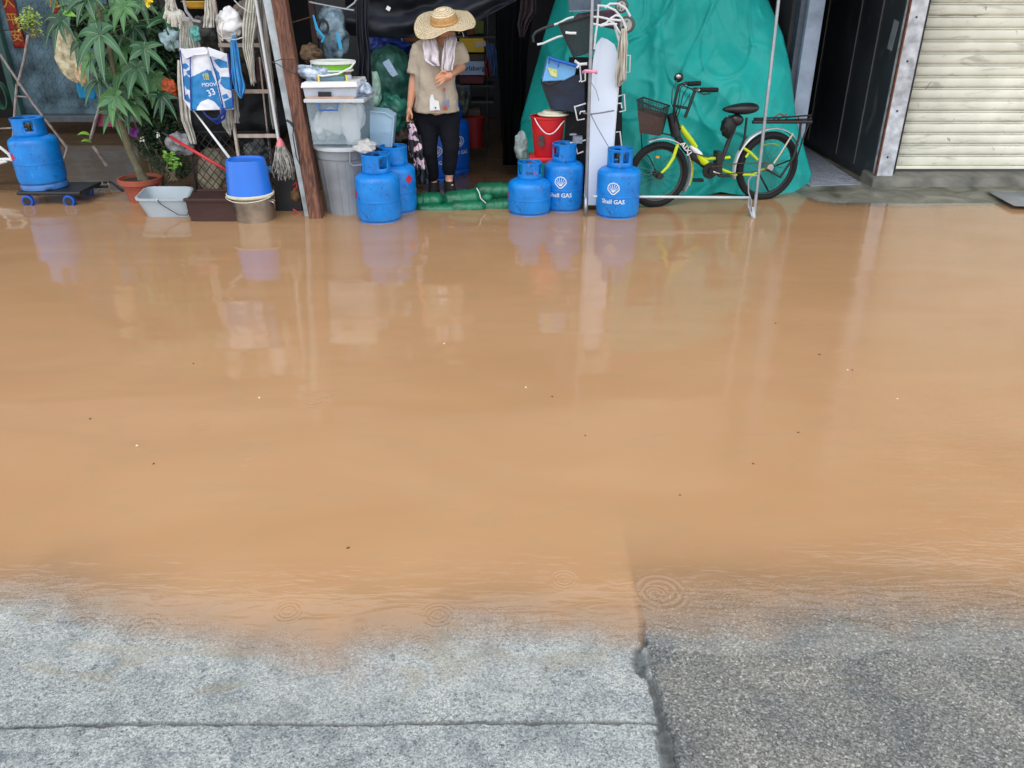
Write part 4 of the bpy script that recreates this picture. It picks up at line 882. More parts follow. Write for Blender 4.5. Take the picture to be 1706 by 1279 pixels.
# ================================================================= bicycle
M_lm = mat('lime_paint', rgb(190,215,25), .35, var=.1, scale=8)
M_bk = mat('bike_black', (.012,.013,.016,1), .38, var=.3, scale=20, bump=.08)
M_chr = mat('chrome', rgb(190,190,195), .22, metal=.9, var=.2)
M_fen = mat('silver_fender', rgb(205,210,215), .3, metal=.35, var=.1)
t = thing('bicycle', 'lime green and black step through electric bicycle with a front basket, parked before the tarpaulin', 'bicycle', (W(1190,330,6.3).x, 6.3, -.035))
def BK(px, py, lat=0): return W(px, py, 6.18+(px-1096)*(.24/181)+lat)
Cf = BK(1096,291); Cr = BK(1278,277)
ax_t = Vector((Cr.x-Cf.x, Cr.y-Cf.y, 0)).normalized(); ax_n = Vector((-ax_t.y, ax_t.x, 0))
def wheel(C, rt, steer=0):
    tt = Matrix.Rotation(steer, 3, 'Z') @ ax_t; nn = Matrix.Rotation(steer, 3, 'Z') @ ax_n; up = Vector((0,0,1))
    def cp(r, a, off=0): return C+(tt*math.cos(a)+up*math.sin(a))*r+nn*off
    circ = lambda r, off=0, n_=48: [cp(r, 2*math.pi*i/n_, off) for i in range(n_)]
    B = MB(); B.tube(circ(rt-.022), .026, 8, closed=True)
    for i in range(60):
        a = 2*math.pi*i/60
        for s in (-1, 1): B.tube([cp(rt-.012, a, s*.014), cp(rt+.003, a+.02, s*.006)], .004, 4)
    wo = B.build('wheel', M_rub, t)
    B = MB(); B.tube(circ(rt-.048), .010, 6, closed=True); B.build('rim', mat('grey_rim', rgb(70,72,75), .4, metal=.5) if C is Cf else M_bk, wo)
    B = MB()
    for i in range(32):
        a = 2*math.pi*i/32; s = 1 if i % 2 else -1
        B.tube([cp(.022, a+s*1.2, s*.025), cp(rt-.05, a, 0)], .0014, 3)
    B.build('spokes', mat('dull_spoke', rgb(95,98,100), .45, metal=.6), wo, smooth=False)
    B = MB(); B.tube([C-nn*.05, C+nn*.05], .026 if C is Cf else .028, 16); B.build('hub', M_bk if C is Cf else M_chr, wo)
    return cp, wo
cpf, wf = wheel(Cf, .245); cpr, wr = wheel(Cr, .265)
B = MB(); B.box(cpf(.14, R(100), -.02), (.024,.01,.014)); B.build('reflector', mat('orange_reflector', rgb(240,150,20), .3), wf, smooth=False)
B = MB(); B.tube([cpr(.175, R(k)) for k in range(62, 118, 5)], .008, 5, flat=.3); B.build('rim_lettering_band', M_lm, wr)
def fender(cp, r, a0, a1, m, name, w_=.028, off=0):
    B = MB(); n_ = 26; vs_ = []; 
    for i in range(n_+1):
        a = R(a0+(a1-a0)*i/n_)
        for k in range(5): b_ = (k-2)/2; vs_.append(cp(r+.010*(1-b_*b_), a, b_*w_+off))
    B.add(vs_, [(i*5+k, i*5+k+1, (i+1)*5+k+1, (i+1)*5+k) for i in range(n_) for k in range(4)]); B.build(name, m, t, angle=180, solid=.003)
fender(cpf, .268, -32, 112, M_fen, 'front_fender')
fender(cpr, .290, 30, 196, M_fen, 'rear_fender')
B = MB(); B.tube([cpf(.31, R(a), .04) for a in range(60, -25, -8)], .009, 6); B.build('frame_guard', M_lm, t)
def tb(name, pts, r, m, n_=10, par=t):
    B = MB(); B.tube([BK(*p) for p in pts], r, n_); return B.build(name, m, par)
for s in (-.045, .045):
    tb('fork_leg', [(1129,240,s),(1122,262,s),(1112,278,s),(1100,290,s)], [.013,.013,.012,.009], M_lm)
tb('head_tube', [(1124,198),(1130,236)], .026, M_bk)
tb('head_cover', [(1118,190,-.02),(1126,226,-.02)], .035, M_bk)
tb('top_tube', [(1134,210,-.02),(1142,222,-.02),(1152,235,-.02),(1160,245,-.02)], [.018,.022,.021,.014], M_lm)
tb('down_tube', [(1128,226),(1140,246),(1156,262),(1176,276)], [.022,.024,.026,.022], M_bk)
tb('frame_panel', [(1150,243,-.015),(1158,250,-.015),(1167,258,-.015)], [.012,.022,.020], M_white)
tb('bottom_bracket_lug', [(1164,258,-.02),(1172,268,-.02),(1180,275,-.02)], [.022,.030,.020], M_lm)
tb('lower_tube', [(1170,264),(1192,264),(1216,262)], [.016,.013,.012], M_lm)
tb('chain_stay', [(1180,274),(1225,291),(1253,291),(1278,279)], [.014,.011,.011,.008], M_lm)
tb('seat_stay', [(1238,246,-.03),(1250,254,-.03),(1262,266,-.03)], [.010,.012,.010], M_lm)
tb('seat_stay', [(1242,262,-.03),(1247,255,-.03)], .010, M_lm)
tb('seat_tube', [(1190,285),(1202,268),(1212,240),(1228,200)], .017, M_bk)
B = MB(); P4 = [(1195,252),(1205,252),(1204,292),(1194,292)]; B.prism([BK(x, y, -.035) for x, y in P4], ax_n*.07); B.build('battery_box', M_bk, t, smooth=False, bevel=.008)
vsx, fsx = text_geo('AIXJ', .05)
o0 = BK(1143,247,-.062); dx = (BK(1156,264,-.062)-BK(1130,230,-.062)).normalized(); dz = Vector((0,-1,0)).cross(dx)*-1
B = MB(); B.add([o0+dx*p[0]*1.3-dz*(-p[1]) if False else o0+dx*p[0]*1.3+Vector((dx.z*-1, 0, dx.x))*p[1] for p in vsx], fsx); B.build('lettering', M_white, t, smooth=False, fixn=False)
c = BK(1183,284,-.05); B = MB(); B.tube([c-ax_n*.006, c+ax_n*.006], .062, 28); B.tube([c-ax_n*.02, c+ax_n*.0], .02, 12); B.build('chainring', mat('dark_steel', rgb(45,45,48), .4, metal=.6), t)
B = MB(); B.tube([c, BK(1203,291,-.07)], .009, 6); B.build('crank', M_chr, t)
B = MB(); B.box(BK(1206,292,-.1), (.09,.05,.02)); B.build('pedal', M_bk, t, smooth=False, bevel=.004)
B = MB(); B.tube([c, BK(1168,276,.08)], .009, 6); B.box(BK(1163,300,.1), (.08,.05,.02)); B.build('rear_crank', M_bk, t, smooth=False)
tb('chain', [(1186,278,-.055),(1230,272,-.055),(1278,271,-.05),(1284,277,-.05),(1278,284,-.05),(1230,288,-.055),(1186,291,-.055)], .004, mat('chain_rust', rgb(90,70,50), .6, metal=.4), 5)
tb('kickstand', [(1262,284,.05),(1276,310,.06),(1290,338,.08)], .008, M_bk)
tb('fender_stay', [(1289,272,-.045),(1300,256,-.045),(1321,222,-.045)], .0065, mat('beige_stay', rgb(200,190,170), .4))
# steering column and bars
tb('steering_post', [(1122,205,-.03),(1124,170,-.04),(1131,142,-.05),(1142,138,-.06)], .011, M_bk)
tb('steering_post', [(1141,196,-.06),(1148,178,-.07),(1158,150,-.08),(1163,148,-.08)], .012, M_bk)
tb('cross_bar', [(1124,176,-.03),(1146,180,-.06)], .010, M_bk)
tb('handlebar', [(1142,138,-.06),(1152,139,-.06)], .010, M_bk); tb('grip', [(1146,139.5,-.06),(1167,138.5,-.07)], .0165, M_rub); 
tb('handlebar', [(1158,150,-.08),(1170,150,-.08)], .011, M_chr); tb('grip', [(1166,149.5,-.08),(1196,149.5,-.1)], .0165, M_rub)
tb('brake_lever', [(1162,152,-.09),(1172,157,-.11),(1184,155,-.12)], .005, M_bk); tb('brake_lever', [(1140,143,-.07),(1152,148,-.09),(1160,146,-.09)], .005, M_bk)
c = BK(1130,127,-.08); B = MB(); B.ball(c, (.022,.02,.019)); B.build('bell', M_chr, t)
B = MB(); B.ball(c+Vector((.01,.03,-.01)), (.035,.03,.033)); B.build('headlamp', M_bk, t)
for k, q in enumerate(([(1128,133,-.1),(1120,150,-.12),(1119,172,-.1),(1128,196,-.06),(1134,215,-.04)], [(1158,152,-.1),(1146,145,-.13),(1138,158,-.12),(1132,185,-.09),(1126,200,-.06)], [(1142,140,-.1),(1134,146,-.13),(1130,170,-.11),(1124,205,-.06)], [(1126,215,-.05),(1146,252,-.05),(1180,262,-.05),(1196,256,-.04)], [(1150,155,-.1),(1142,170,-.1),(1136,178,-.1),(1128,182,-.08),(1124,195,-.06)])):
    tb('brake_cable', q, .0038, M_bk, 5)
# basket
bt = [BK(1061,162,-.13), BK(1107,180,-.12), BK(1113,171,.14), BK(1063,164,.12)]
bt = [BK(1061,166,-.10), BK(1100,182,-.16), BK(1116,176,.08), BK(1072,162,.14)]
bb = [BK(1066,221,-.06), BK(1098,226,-.10), BK(1104,222,.06), BK(1072,218,.10)]
B = MB(); mid = [a.lerp(b_, .30) for a, b_ in zip(bt, bb)]
nb = 4
for (lo, hi) in ((bb, mid),):
    B.add(lo+hi, [(0,3,2,1)]+[(i, (i+1) % 4, 4+(i+1) % 4, 4+i) for i in range(4)])
B.build('basket', mat('brown_mesh', rgb(72,55,50), .6, var=.3, scale=60, bump=.6, bscale=180), t, smooth=False, solid=.006)
B = MB(); B.tube(bt, .006, 6, closed=True); B.tube(mid, .004, 6, closed=True)
for i in range(4):
    for k in range(10):
        u = k/10; B.tube([bt[i].lerp(bt[(i+1) % 4], u), mid[i].lerp(mid[(i+1) % 4], u)], .0022, 4)
    for k in range(1, 4): v_ = k/4; B.tube([bt[i].lerp(mid[i], v_), bt[(i+1) % 4].lerp(mid[(i+1) % 4], v_)], .0018, 4)
B.build('basket_rim', mat('dark_mesh', rgb(35,40,45), .6), t)
tb('basket_bracket', [(1068,222,0),(1070,250,.02),(1082,262,.04),(1094,288,.05)], .005, M_bk, 6); tb('basket_bracket', [(1104,222,-.05),(1118,225,-.03)], .006, M_bk, 6)
# saddle and bag
c = BK(1236,181); B = MB()
def sad(p):
    q = p.copy(); f = (q.x+.14)/.28; wd = .38+.62*min(1, max(0, f))**.8
    q.y *= wd; q.z *= (.65+.5*f); q.z += .012*max(0, f-.6); return q
B.ball(c+Vector((-.01,0,.0)), (.142,.095,.046), rot=(0,R(-2),0), n=24, m=14, fn=sad); B.build('saddle', M_bk, t, sub=1)
B = MB(); B.ball(BK(1226,200), (.06,.045,.045), n=14); B.tube([BK(1228,192), BK(1222,215)], .014, 8); B.build('saddle_spring', M_bk, t)
B = MB(); B.ball(BK(1213,212,-.03), (.055,.05,.075), n=18, m=12, fn=lambda p: p*(1+.35*nz(p.x*40,p.y*40,p.z*40))); B.build('saddle_bag', M_junk, t)
# rack
B = MB()
for lat in (-.07, 0, .07):
    B.tube([BK(1256,200+lat*40,lat), BK(1300,200+lat*60,lat), BK(1352,198+lat*90,lat)], .007, 6)
for px in (1270,1290,1310,1330,1350): B.tube([BK(px,196,-.075), BK(px,200,.075)], .006, 6)
B.tube([BK(1254,203,-.08), BK(1352,203,-.08)], .013, 8)
B.build('rear_rack', M_bk, t)
tb('rack_leg', [(1334,204,-.06),(1332,225,-.06),(1322,262,-.06),(1300,295,-.05),(1278,282,-.05)], .010, M_bk)
tb('rack_leg', [(1348,204,.07),(1338,230,.07),(1328,262,.07),(1282,280,.05)], .007, M_bk)
tb('rack_leg', [(1244,196,-.05),(1240,232,-.03),(1232,250,-.02)], .009, M_bk)
B = MB(); B.tube([BK(1288,196,-.05), BK(1300,189,-.03), BK(1308,194,-.02), BK(1296,198,0), BK(1311,190,.02)], .007, 6); B.build('cord_tangle', mat('brown_cord', rgb(110,85,80), .8), t)
# ================================================================= person
M_skin = mat('skin', rgb(205,148,118), .5, var=.10, scale=12, bump=.08); M_shirt = mat('taupe_cotton', rgb(182,170,153), .85, var=.07, scale=10, bump=.25, bscale=70)
M_pants = mat('black_cotton', (.004,.005,.009,1), .85, var=.2, scale=8, spec=.2, bump=.3, bscale=60)
DP = 6.36
t = thing('person', 'person in wide straw hat, taupe t-shirt and cropped black trousers, looking down, holding a bag', 'person', (W(735,325,DP).x, DP, .02))
def Q(px, py, d=0): return W(px, py, DP+d)
def cap(mb, p0, p1, r0, r1, n_=16, flat=None):   # tapered limb piece with round ends
    p0, p1 = Vector(p0), Vector(p1); ax = (p1-p0).normalized(); pts = []; rs_ = []
    for k in range(5): a = math.pi/2*k/4; pts.append(p0-ax*r0*math.cos(a)); rs_.append(max(.0008, r0*math.sin(a)))
    for k in range(1, 6): pts.append(p0.lerp(p1, k/6)); rs_.append(r0+(r1-r0)*k/6)
    for k in range(5): a = math.pi/2*k/4; pts.append(p1+ax*r1*math.sin(a)); rs_.append(max(.0008, r1*math.cos(a)))
    mb.tube(pts, rs_, n_)
def chain(mb, pts, rs_, n_=14):
    for i in range(len(pts)-1): cap(mb, pts[i], pts[i+1], rs_[i], rs_[i+1], n_)
head = Q(741,52,.03)
B = MB()
B.ball(head, (.070,.088,.098), rot=(R(38),0,0), n=20, m=14)               # skull, bowed
B.ball(head+Vector((.004,-.045,-.062)), (.048,.052,.050), n=16, m=10)       # jaw
fc = head+Vector((.004,-.078,-.045))
B.ball(fc+Vector((0,-.012,-.008)), (.012,.018,.020), rot=(R(30),0,0))       # nose
B.ball(fc+Vector((0,.006,-.040)), (.020,.010,.005)); B.ball(fc+Vector((0,.008,-.048)), (.017,.010,.005))   # lips
for s in (-1, 1):
    B.ball(fc+Vector((s*.028,.008,.016)), (.013,.008,.007)); B.ball(head+Vector((s*.070,0,-.03)), (.010,.020,.028), rot=(R(20),0,0)); B.ball(fc+Vector((s*.030,.012,-.012)), (.022,.018,.02))
neck = Q(735,72,.05)
chain(B, [head+Vector((0,.01,-.05)), neck], [.048,.050])
shR, shL = Q(704,86,.04), Q(757,86,.04)
chain(B, [neck+Vector((0,0,-.02)), shR], [.045,.040]); chain(B, [neck+Vector((0,0,-.02)), shL], [.045,.038])
chain(B, [neck, Q(730,110,.03), Q(728,150,.03), Q(729,180,.04)], [.08,.11,.11,.115])
elR, wrR = Q(690,130,.04), Q(683,176,-.02)
chain(B, [shR, elR, elR.lerp(wrR,.35), wrR], [.046,.036,.034,.023])
hR = wrR+Vector((-.008,-.005,-.045))
B.ball(hR, (.022,.030,.042), rot=(0,R(8),0), n=14)
for k in range(4):      # fingers curled round the bag strap
    b0 = hR+Vector((-.012+.003*k, -.028+.016*k, -.030)); 
    chain(B, [b0, b0+Vector((-.002,-.006,-.030)), b0+Vector((.014,-.008,-.046)), b0+Vector((.026,-.004,-.036))], [.0095,.009,.0085,.007], 8)
chain(B, [hR+Vector((.012,-.022,.01)), hR+Vector((.024,-.034,-.018)), hR+Vector((.022,-.032,-.042))], [.011,.0095,.008], 8)
elL, wrL = Q(768,112,.06), Q(755,122,-.11)
chain(B, [shL, elL, wrL], [.038,.036,.024])
hL = Q(746,127,-.15)
chain(B, [wrL, hL], [.024,.026]); B.ball(hL, (.042,.018,.032), rot=(0,R(-30),0), n=14)
for k in range(4):
    b0 = hL+Vector((-.030, -.010, .026-.0195*k)); ln = (.9,1,.95,.75)[k]
    chain(B, [b0, b0+Vector((-.030*ln,-.008,-.010-.003*k)), b0+Vector((-.054*ln,-.002,-.022-.004*k)), b0+Vector((-.068*ln,.006,-.034-.004*k))], [.0088,.0082,.0076,.0065], 8)
chain(B, [hL+Vector((-.004,-.012,.028)), hL+Vector((-.030,-.024,.038)), hL+Vector((-.048,-.022,.030))], [.011,.0095,.008], 8)
hipR, hipL = Q(712,200,.04), Q(746,200,.04)
knR, anR = Q(714,252,-.01), Q(723,303,.05); knL, anL = Q(751,246,-.04), Q(748,300,-.02)
chain(B, [Q(729,190,.04), hipR], [.11,.075]); chain(B, [Q(729,190,.04), hipL], [.11,.075])
chain(B, [hipR, knR, knR.lerp(anR,.4), anR], [.076,.05,.045,.027]); chain(B, [hipL, knL, knL.lerp(anL,.4), anL], [.076,.05,.045,.027])
chain(B, [anR, anR+Vector((-.0,-.045,-.04))], [.03,.022]); chain(B, [anL, anL+Vector((.02,-.045,-.04))], [.03,.022])
B.build('body', M_skin, t, remesh=.0045, angle=180)
# trousers
B = MB()
B.ball(Q(729,193,.04), (.145,.115,.10), n=20)
chain(B, [Q(712,196,.04), knR, Q(721,293,.045)], [.092,.066,.050], 18); chain(B, [Q(747,196,.04), knL, Q(748,283,-.02)], [.092,.066,.053], 18)
o = B.build('trousers', M_pants, t, remesh=.009, angle=180)
tx = bpy.data.textures.new('cloth_creases', 'CLOUDS'); tx.noise_scale = .085
def crease(o, s=.014):
    md = o.modifiers.new('creases', 'DISPLACE'); md.texture = tx; md.strength = s; md.mid_level = .5; md.texture_coords = 'GLOBAL'
crease(o, .018)
# t-shirt: torso loft + sleeves, open hem
def ringv(c, rx, ry, rot=0, n_=36, wav=0, ph=0):
    out = []
    for j in range(n_):
        a = 2*math.pi*j/n_; k = 1+wav*math.sin(a*7+ph)+wav*.7*math.sin(a*11+ph*2); x, y = rx*math.cos(a)*k, ry*math.sin(a)*k
        out.append(Vector((c.x+x*math.cos(rot)-y*math.sin(rot)*0, c.y+y, c.z+x*math.sin(rot))))
    return out
B = MB(); lo = []
secs = [((734,69,.05),.055,.055,0),((733,72,.05),.095,.075,0),((731,77,.05),.150,.10,.004),((729,86,.04),.165,.118,.01),((727,100,.03),.158,.125,.016),((725,120,.02),.150,.125,.02),((725,140,.02),.152,.125,.025),((727,160,.02),.160,.130,.03),((727,178,.02),.168,.135,.035),((727,186,.02),.170,.137,.04)]
for (c, rx, ry, wv) in secs: lo += ringv(Q(*c), rx, ry, 0, 36, wv, c[1]*.03)
ns = 36
B.add(lo, [(i*ns+j, i*ns+(j+1) % ns, (i+1)*ns+(j+1) % ns, (i+1)*ns+j) for i in range(len(secs)-1) for j in range(ns)]+[tuple((len(secs)-1)*ns+j for j in range(ns)), tuple(range(ns-1,-1,-1))])
B.tube([Q(712,76,.05), Q(700,83,.04), Q(696,100,.04), Q(693,124,.03)], [.055,.072,.066,.070], 20)
B.tube([Q(748,76,.05), Q(761,82,.05), Q(766,94,.06), Q(770,106,.07)], [.055,.068,.062,.064], 20)
o = B.build('t_shirt', M_shirt, t, remesh=.008, angle=180); crease(o, .026)
# print on the shirt: white tote shape and coloured marks
def shirt_art(name, pts, m, d=-.127):
    B = MB(); B.prism([Q(px, py, d) for px, py in pts], (0,-.0015,0)); return B.build(name, m, t, smooth=False)
shirt_art('white_print', [(716,166),(718,158),(721,157),(724,166),(731,168),(733,183),(716,184)], M_white, -.134)
shirt_art('print_mark', [(724,178),(727,178),(725.5,182)], M_blk, -.138)
shirt_art('blue_print', [(738,170),(748,164),(749,178),(738,180)], mat('print_blue', rgb(125,130,155), .8, var=.4, scale=60), -.126)
shirt_art('red_print', [(738,178),(744,176),(746,182),(739,184)], mat('print_red', rgb(175,80,65), .8), -.130)
shirt_art('red_print', [(738,147),(742,146),(742,152),(739,153)], mat('print_red', rgb(175,80,65), .8), -.126)
shirt_art('print_stem', [(740,152),(741.5,152),(742.5,168),(741,168)], mat('print_blue', rgb(125,130,155), .8), -.127)
# towel round the neck
M_tow = mat('pale_towel', rgb(222,216,222), .9, var=.10, scale=20, bump=.5, bscale=150)
B = MB(); drape(B, [(60,704,722,6.33),(68,705,727,6.26),(85,706,731,6.22),(101,707,732,6.21),(110,722,733,6.21)], 6.2, 1.6, .022, ragged=0)
drape(B, [(58,742,758,6.33),(66,741,761,6.27),(85,738,757,6.21),(103,736,756,6.20),(118,736,754,6.20)], 6.2, 1.6, .022, seed=4)
B.grid(lambda u, v: Q(708+50*u, 60-3*math.sin(u*math.pi)+7*v, -.02+.12*math.sin(u*math.pi)+.01*math.sin(u*30)), 20, 5)
o = B.build('towel', M_tow, t, angle=180, solid=.005)
# straw hat
M_straw = bpy.data.materials.new('straw'); M_straw.use_nodes = True; n = M_straw.node_tree; L = n.links; N = n.nodes
tc = nd('ShaderNodeTexCoord'); at_ = nd('ShaderNodeAttribute', attribute_name='rad')
wv = math_('SINE', math_('MULTIPLY', at_.outputs['Fac'], 6.283*17)); ns_ = noise_(60, 3, 0, tc.outputs['Object'])
L.new(ramp(math_('ADD', math_('MULTIPLY', wv, .3), ns_), [(.15, rgb(205,176,130)),(.42, rgb(245,228,190)),(.9, rgb(252,240,212))]), N['Principled BSDF'].inputs['Base Color']); N['Principled BSDF'].inputs['Roughness'].default_value = .7
bp = nd('ShaderNodeBump'); bp.inputs['Strength'].default_value = .8; bp.inputs['Distance'].default_value = .006; L.new(math_('ADD', wv, ns_), bp.inputs['Height']); L.new(bp.outputs[0], N['Principled BSDF'].inputs['Normal'])
M_hb = mat('hat_crown_straw', rgb(196,152,96), .7, var=.2, scale=60, bump=.5, bscale=90)
hc = Q(740,36,-.03); HR_ = Matrix.Translation(hc) @ Matrix.Rotation(R(21),4,'X') @ Matrix.Rotation(R(-5),4,'Y')
def hat(u, v):
    a = u*2*math.pi; 
    if v < .42:
        k = v/.42; r = .094*math.sin(k*math.pi/2)**.6 if k > 0 else 0; z = .088*math.cos(k*math.pi/2)**.7+.0
    else:
        k = (v-.42)/.58; r = .094+(.228-.094)*k; z = -.012*k-.020*math.sin(a*2+.8)*k*k-.015*math.cos(a*3+1)*k**2-.012*nz(math.cos(a)*2, math.sin(a)*2)*k
        r *= 1+.04*k*nz(math.cos(a)*1.5+3, math.sin(a)*1.5)
    return HR_ @ Vector((r*math.cos(a), r*math.sin(a), z))
B = MB(); B.grid(hat, 72, 44); B.mi = [1 if 11 < (i//72) < 19 else 0 for i in range(72*44)]; ho = B.build('straw_hat', [M_straw, M_hb], t, angle=180, solid=.004)
at_ = ho.data.attributes.new('rad', 'FLOAT', 'POINT'); at_.data.foreach_set('value', [j/44 for j in range(45) for i in range(73)])
B = MB(); B.tube([HR_ @ Vector((.094*math.cos(a), .094*math.sin(a), .010)) for a in (R(k*15) for k in range(24))], .010, 8, closed=True, flat=1); B.build('hat_band', M_hb, ho)
for q in ([(768,50),(771,55),(773,61)], [(782,42),(783,47)], [(766,50),(764,56)]):
    B = MB(); B.tube([Q(x, y, -.05) for x, y in q], .0022, 4); B.build('loose_straw', M_straw, ho)
B = MB(); B.ball(head+Vector((0,.02,.0)), (.072,.088,.09), rot=(R(38),0,0), n=18); B.build('hair', mat('dark_hair', (.03,.025,.022,1), .7), t)
# shoes
def shoe(a, toe, hgt):
    B = MB(); n_ = 20
    d = (toe-a); d.z = 0; d = d.normalized(); sd = Vector((-d.y, d.x, 0)); lo = []
    zb_ = .045
    for (z, lf, bk, wd) in ((zb_, .175, .06, .044),(zb_+.02, .18, .062, .046),(zb_+.05, .15, .06, .044),(zb_+.075, .09, .056, .042),(zb_+.10, .058, .052, .042),(zb_+hgt, .05, .05, .044)):
        c = Vector((a.x, a.y, z))+d*(lf-bk)/2; L2 = (lf+bk)/2
        lo += [c+d*L2*math.cos(2*math.pi*j/n_)+sd*wd*math.sin(2*math.pi*j/n_)*(1 if math.cos(2*math.pi*j/n_) < 0 else 1-.25*math.cos(2*math.pi*j/n_)) for j in range(n_)]
    B.add(lo, [(i*n_+j, i*n_+(j+1) % n_, (i+1)*n_+(j+1) % n_, (i+1)*n_+j) for i in range(5) for j in range(n_)]+[tuple(range(n_-1,-1,-1))])
    return B.build('shoe', M_rub, t, sub=1, solid=.003)
shoe(anL, anL+Vector((.045,-.12,0)), .125); shoe(anR, anR+Vector((.0,-.12,0)), .10)
# floral bag in the hand
t = thing('bag', "black cloth bag with pale floral pattern held in the person's hand", 'bag', Q(690,240,-.08))
M_flo = bpy.data.materials.new('floral_cloth'); M_flo.use_nodes = True; n = M_flo.node_tree; L = n.links; N = n.nodes
tc = nd('ShaderNodeTexCoord')
L.new(ramp(sepx(voro(26, 'F1', 'Color', tc.outputs['Object'])), [(.0,(.012,.012,.018)),(.58,(.012,.012,.018)),(.62, rgb(190,160,185)),(1, rgb(225,205,215))]), N['Principled BSDF'].inputs['Base Color']); N['Principled BSDF'].inputs['Roughness'].default_value = .7
B = MB(); drape(B, [(203,681,688),(216,680,692),(240,682,700),(262,685,704),(282,690,706)], DP-.10, 2.5, .025, seed=2); B.build('cloth', M_flo, t, angle=180, solid=.02)
B = MB(); drape(B, [(225,690,700),(262,697,708),(290,694,713),(306,690,713)], DP-.04, 2, .02, seed=6); B.build('lining', mat('dark_lining', rgb(42,52,60), .6, var=.3), t, angle=180, solid=.01)
B = MB(); B.tube([Q(682,204,-.07), Q(684,214,-.1), Q(688,226,-.12)], .012, 6); B.tube([Q(686,200,-.05), Q(696,225,-.03), Q(706,262,-.03)], .004, 6); B.build('strap', mat('navy_strap', rgb(35,45,110), .6), t)
# ================================================================= plants at the left
M_leaf = mat('broad_leaf', rgb(52,104,66), .38, var=.3, scale=5, bump=.15, bscale=30, dirt=rgb(24,64,42))
M_mid = mat('leaf_midrib', rgb(110,155,95), .45)
M_lf2 = mat('dark_small_leaf', rgb(36,62,34), .5, var=.5, scale=14, dirt=rgb(16,34,18)); M_lf3 = mat('fresh_leaf', rgb(110,165,50), .45, var=.3, scale=10)
M_trunk = mat('grey_trunk', rgb(112,108,84), .8, var=.4, scale=18, bump=.6)
def leaflet(B, p, d, up, ln, wd, droop):
    d = d.normalized(); sd = d.cross(up).normalized(); n_ = 8; vs_ = []; tw = .35*nz(p.x*50+d.x*9, p.z*50, d.z*7)
    for i in range(n_+1):
        u = i/n_; w_ = wd*(math.sin(math.pi*min(1, u**.75)))**.8*(1 if u < 1 else 0); c = p+d*ln*u+Vector((0,0,-1))*droop*ln*u*u*(.6+.8*u)+sd*tw*ln*u*u
        nrm = sd.cross(d).normalized()*-1
        vs_ += [c-sd*w_+nrm*w_*.30*-1, c-sd*.0018, c+sd*.0018, c+sd*w_+nrm*w_*.30*-1]
    k = len(B.v); B.v += vs_
    for i in range(n_):
        for j in range(3): B.f.append((k+i*4+j, k+i*4+j+1, k+(i+1)*4+j+1, k+(i+1)*4+j)); B.mi.append(1 if j == 1 else (0, 0, 2, 3)[getattr(B, 'cur', 0)+1] if getattr(B, 'cur', 0) else 0)
def palmate(B, c, axis, ln, nl=7, seed=0):
    rr = random.Random(seed); axis = axis.normalized(); s = axis.orthogonal().normalized(); s = Matrix.Rotation(rr.uniform(0,6), 3, axis) @ s
    for k in range(nl):
        a = 2*math.pi*k/nl+rr.uniform(-.12,.12); d = Matrix.Rotation(a, 3, axis) @ s; d = (d+axis*.22).normalized()
        leaflet(B, c, d, axis, 1.42*ln*rr.uniform(.75,1.1)*(.8 if d.z > .5 else 1), ln*.245*rr.uniform(.85,1.15), rr.uniform(.25,.65))
t = thing('money_tree', 'broad leaved potted tree with palmate leaves and slim leaning trunk', 'tree', (W(242,300,6.4).x, 6.4, .15))
tp_ = [W(240,302,6.4), W(228,275,6.38), W(214,245,6.35), W(203,205,6.33), W(197,175,6.32), W(190,120,6.32), W(178,60,6.33), W(165,20,6.35), W(158,-20,6.35)]
B = MB(); B.tube(tp_, [.045,.030,.027,.025,.022,.018,.015,.012,.008], 10)
for i, v in enumerate(B.v): B.v[i] = v+Vector((nz(v.x*30,v.z*30), nz(v.z*30,v.x*20), 0))*.004
B.build('trunk', M_trunk, t)
fr_ = [(165,57,.155,(-.1,-1,.45)),(258*.5+30,38,.01,(0,-1,.2)),(200,118,.125,(.15,-.9,.7)),(228,112,.12,(.3,-1,.5)),(100,33,.12,(-.5,-1,.3)),(165,20,.11,(0,-1,.5)),(132,70,.105,(-.6,-.8,.1)),(165,130,.12,(-.3,-.8,.4)),(190,160,.12,(-.1,-1,.1)),(118,8,.10,(-.2,-1,.6)),(222,45,.11,(.3,-.8,.6)),(205,10,.11,(.1,-1,.5)),(240,80,.11,(.5,-.9,.3)),(178,95,.11,(0,-.8,.6)),(255,130,.11,(.5,-.9,.1)),(215,150,.12,(.2,-1,.1)),(145,-5,.12,(-.2,-1,.7)),(190,-20,.12,(.1,-1,.7)),(235,5,.10,(.3,-1,.4)),(100,-15,.11,(-.4,-1,.6)),(150,95,.11,(-.5,-.7,.2)),(245,45,.11,(.4,-.8,.3)),(175,45,.11,(-.1,-.6,.7)),(220,175,.10,(.3,-1,-.1)),(185,185,.09,(-.2,-1,-.1)),(268,100,.10,(.6,-.8,.2)),(205,75,.12,(.1,-.7,.6)),(275,30,.10,(.6,-.8,.4)),(270,160,.10,(.6,-.9,0))]
B = MB(); S_ = MB()
for k, (px, py, ln, ax) in enumerate(fr_):
    D = 6.18+.12*((k*7) % 4)-(.08 if k in (0, 2, 3) else 0); c = W(px, py, D); B.cur = k % 3; palmate(B, c, Vector(ax), ln, 7 if k % 3 else 6, k)
    j = min(range(3, 9), key=lambda q: (tp_[q]-c).length); S_.tube([tp_[j], (tp_[j]+c)/2+Vector((0,0,.04)), c], .0035, 5)
